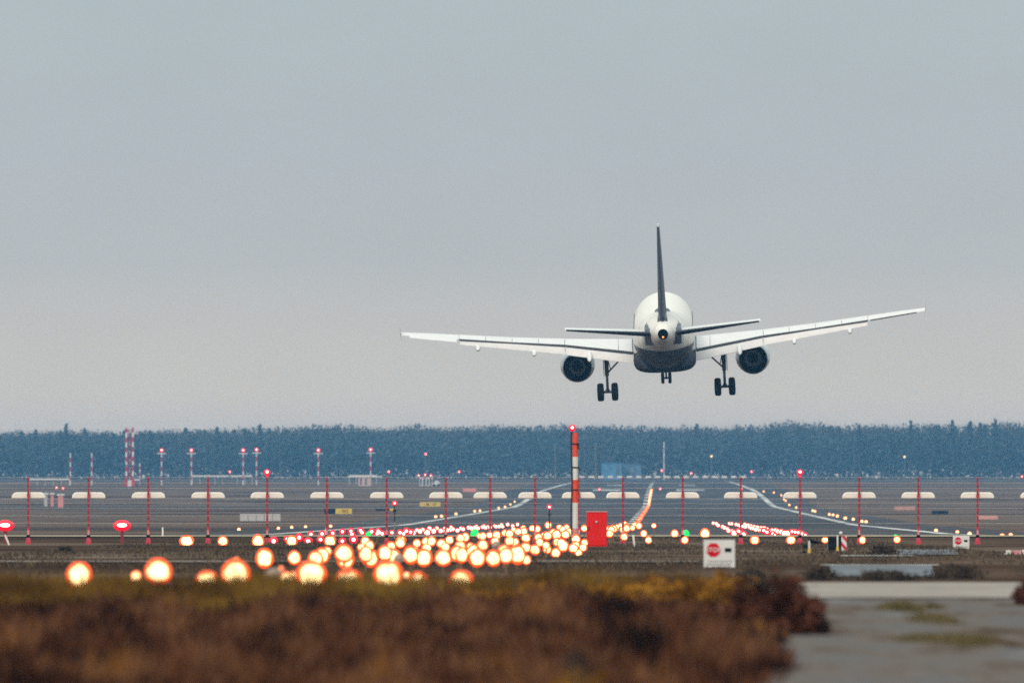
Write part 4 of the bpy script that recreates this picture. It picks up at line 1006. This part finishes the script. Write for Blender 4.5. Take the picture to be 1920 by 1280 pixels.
bush('ochre_bush', 1130, 136.5, .9, 2.0, .42, 3500, .03, ochre, 'low ochre clump below the red cabinet', group='ochre clumps by the road')
bush('ochre_bush', 1090, 70, .38, .8, .50, 1500, .03, ochre, 'yellow clump cut by the bottom frame edge', group='ochre clumps by the road')
bush('rusty_bush', 1462, 118, .95, 1.6, .66, 6500, .035, rusty, 'rusty brown bush ending the heather beside the sandy track')
bush('scrub_bush', 1932, 148, .45, 1.2, .40, 1500, .03, rusty, 'brown bush cut by the right frame edge')
bush('scrub_bush', 1540, 200, .62, 3, .22, 1500, .022, darkb, 'dark scrub left of the wet pavement', group='dark scrub')
bush('scrub_bush', 1660, 196, 1.15, 3, .19, 2200, .022, darkb, 'wide dark scrub in front of the wet pavement', group='dark scrub')
bush('scrub_bush', 1792, 202, .95, 3, .26, 2200, .022, darkb, 'dark scrub right of the wet pavement', group='dark scrub')
bush('scrub_bush', 1408, 204, .5, 2, .17, 1000, .022, darkb, 'small dark scrub right of the larger stop board', group='dark scrub')
bush('scrub_bush', 1655, 310, .8, 2, .30, 1200, .04, darkb, 'dark scrub below the sixteenth antenna post', group='dark scrub')
bush('scrub_bush', 120, 330, .5, 2, .2, 500, .04, darkb, 'small dark scrub left of the second antenna post foot', group='dark scrub')

# the far wood
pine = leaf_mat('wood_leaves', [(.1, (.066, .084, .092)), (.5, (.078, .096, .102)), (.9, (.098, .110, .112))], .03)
birch = mat('birch_bark', (.16, .15, .14), .8, var=.3, scale=.5)
tops = [(-250, 815), (0, 812), (120, 806), (240, 810), (360, 807), (480, 803), (560, 800), (640, 797), (720, 803), (780, 796), (850, 804), (930, 797), (1000, 801), (1090, 797), (1180, 801), (1260, 799), (1350, 802), (1430, 797), (1500, 789), (1560, 800), (1640, 798), (1720, 797), (1800, 795), (1920, 793), (2150, 796)]
tx_ = [t[0] for t in tops]; ty_ = [t[1] - 4 for t in tops]
parts_, mi_ = [], []
for row, (Y0, dn) in enumerate(((4180, 0), (4205, 6), (4230, 2), (4255, 8), (4285, 4))):
    x = -330.0
    while x < 330:
        Y = Y0 + rnd.uniform(-9, 9); px = 960 + x * F / Y
        top = (HOR - np.interp(px, tx_, ty_)) * Y / F + rnd.uniform(-1.3, .3) - (.6 if row < 2 else 0)
        g = zg(Y); H = top - g; wd = rnd.uniform(5.5, 9.0); conifer = rnd.random() < (.10 if px < 520 or px > 1550 else .02)
        n = 400
        if conifer:
            t = nrg.uniform(.12, 1, n); rad = (1 - t) ** .8 * wd * .55 + .25; a = nrg.uniform(0, 2 * PI, n); q = nrg.uniform(.3, 1, n)
            pts = np.stack([x + np.cos(a) * rad * q, Y + np.sin(a) * rad * q, g + t * H], 1)
        else:
            u = nrg.normal(size=(n, 3)); u /= np.linalg.norm(u, axis=1)[:, None]; u *= nrg.uniform(.2, 1, n)[:, None] ** .5
            pts = np.stack([x + u[:, 0] * wd * .85, Y + u[:, 1] * wd * .75, g + H * .55 + u[:, 2] * H * .46], 1)
        parts_.append(leaves(pts, .55 if conifer else .52)); mi_ += [0] * n
        tw_ = blades(np.array([[x, Y, g]] * 2), np.full(2, H * .9), np.full(2, .5), .02); parts_.append(tw_); mi_ += [1 if (not conifer and rnd.random() < .35) else 2] * 2
        if not conifer:   # bare spray of twigs at the top
            k = 22; pt = np.stack([x + nrg.normal(size=k) * wd * .4, Y + nrg.normal(size=k) * .5, np.full(k, g + H * .82)], 1)
            parts_.append(blades(pt, nrg.uniform(.12, .24, k) * H, np.full(k, .16), .6)); mi_ += [2] * k
        x += rnd.uniform(3.4, 6.0)
X = nrg.uniform(-340, 340, 80000); Yb = nrg.uniform(4165, 4290, 80000)
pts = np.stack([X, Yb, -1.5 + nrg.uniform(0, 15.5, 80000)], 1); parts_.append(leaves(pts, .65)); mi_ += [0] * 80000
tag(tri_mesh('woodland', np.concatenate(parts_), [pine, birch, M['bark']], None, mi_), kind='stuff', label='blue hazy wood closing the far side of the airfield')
def tall_tree(px, y0, Y, label):
    g = zg(Y); H = (HOR - y0) * Y / F - g; r = empty('conifer', (P(px, 0, Y).x, Y, g)); tag(r, label, 'tree', 'taller trees above the wood')
    MB().tube((0, 0, -.2), (0, 0, H * .97), .28, .05, 7).build('trunk', M['bark'], r)
    n = 260; t = nrg.uniform(.45, 1, n); rad = (1 - t) * 3.2 + .35; a = nrg.uniform(0, 2 * PI, n); q = nrg.uniform(.3, 1, n)
    tri_mesh('crown', leaves(np.stack([np.cos(a) * rad * q, np.sin(a) * rad * q, t * H], 1), .5), pine, r)
for px, y0, lb in ((124, 794, 'slender tree topping the wood left of the lattice tower'), (407, 801, 'conifer topping the wood between the fourth and fifth antenna posts'), (487, 795, 'tall conifer topping the wood above the fifth antenna post'), (1611, 795, 'tree topping the wood above the sixteenth antenna post'),
    (1708, 789, 'thin tree topping the wood near the seventeenth antenna post'), (1786, 788, 'broad tree topping the wood right of the seventeenth antenna post'), (1820, 789, 'dark-tipped conifer topping the wood above the eighteenth antenna post'), (1866, 785, 'tallest conifer topping the wood towards the right edge')):
    tall_tree(px, y0, 4170.0, lb)

# ------------------------------------------------------------------ haze
hm = bpy.data.materials.new('haze_air'); hm.use_nodes = True
_n = hm.node_tree; _n.nodes.remove(_n.nodes['Principled BSDF']); pv_ = _n.nodes.new('ShaderNodeVolumePrincipled')
pv_.inputs['Color'].default_value = (.20, .56, 1.0, 1); pv_.inputs['Density'].default_value = 1.02e-4; pv_.inputs['Anisotropy'].default_value = 0.0
_n.links.new(pv_.outputs[0], _n.nodes['Material Output'].inputs['Volume'])
hz = MB().box((0, 2250, 8.5), (1900, 6300, 31)).build('haze', hm); tag(hz, kind='stuff', label='bluish air over the airfield')
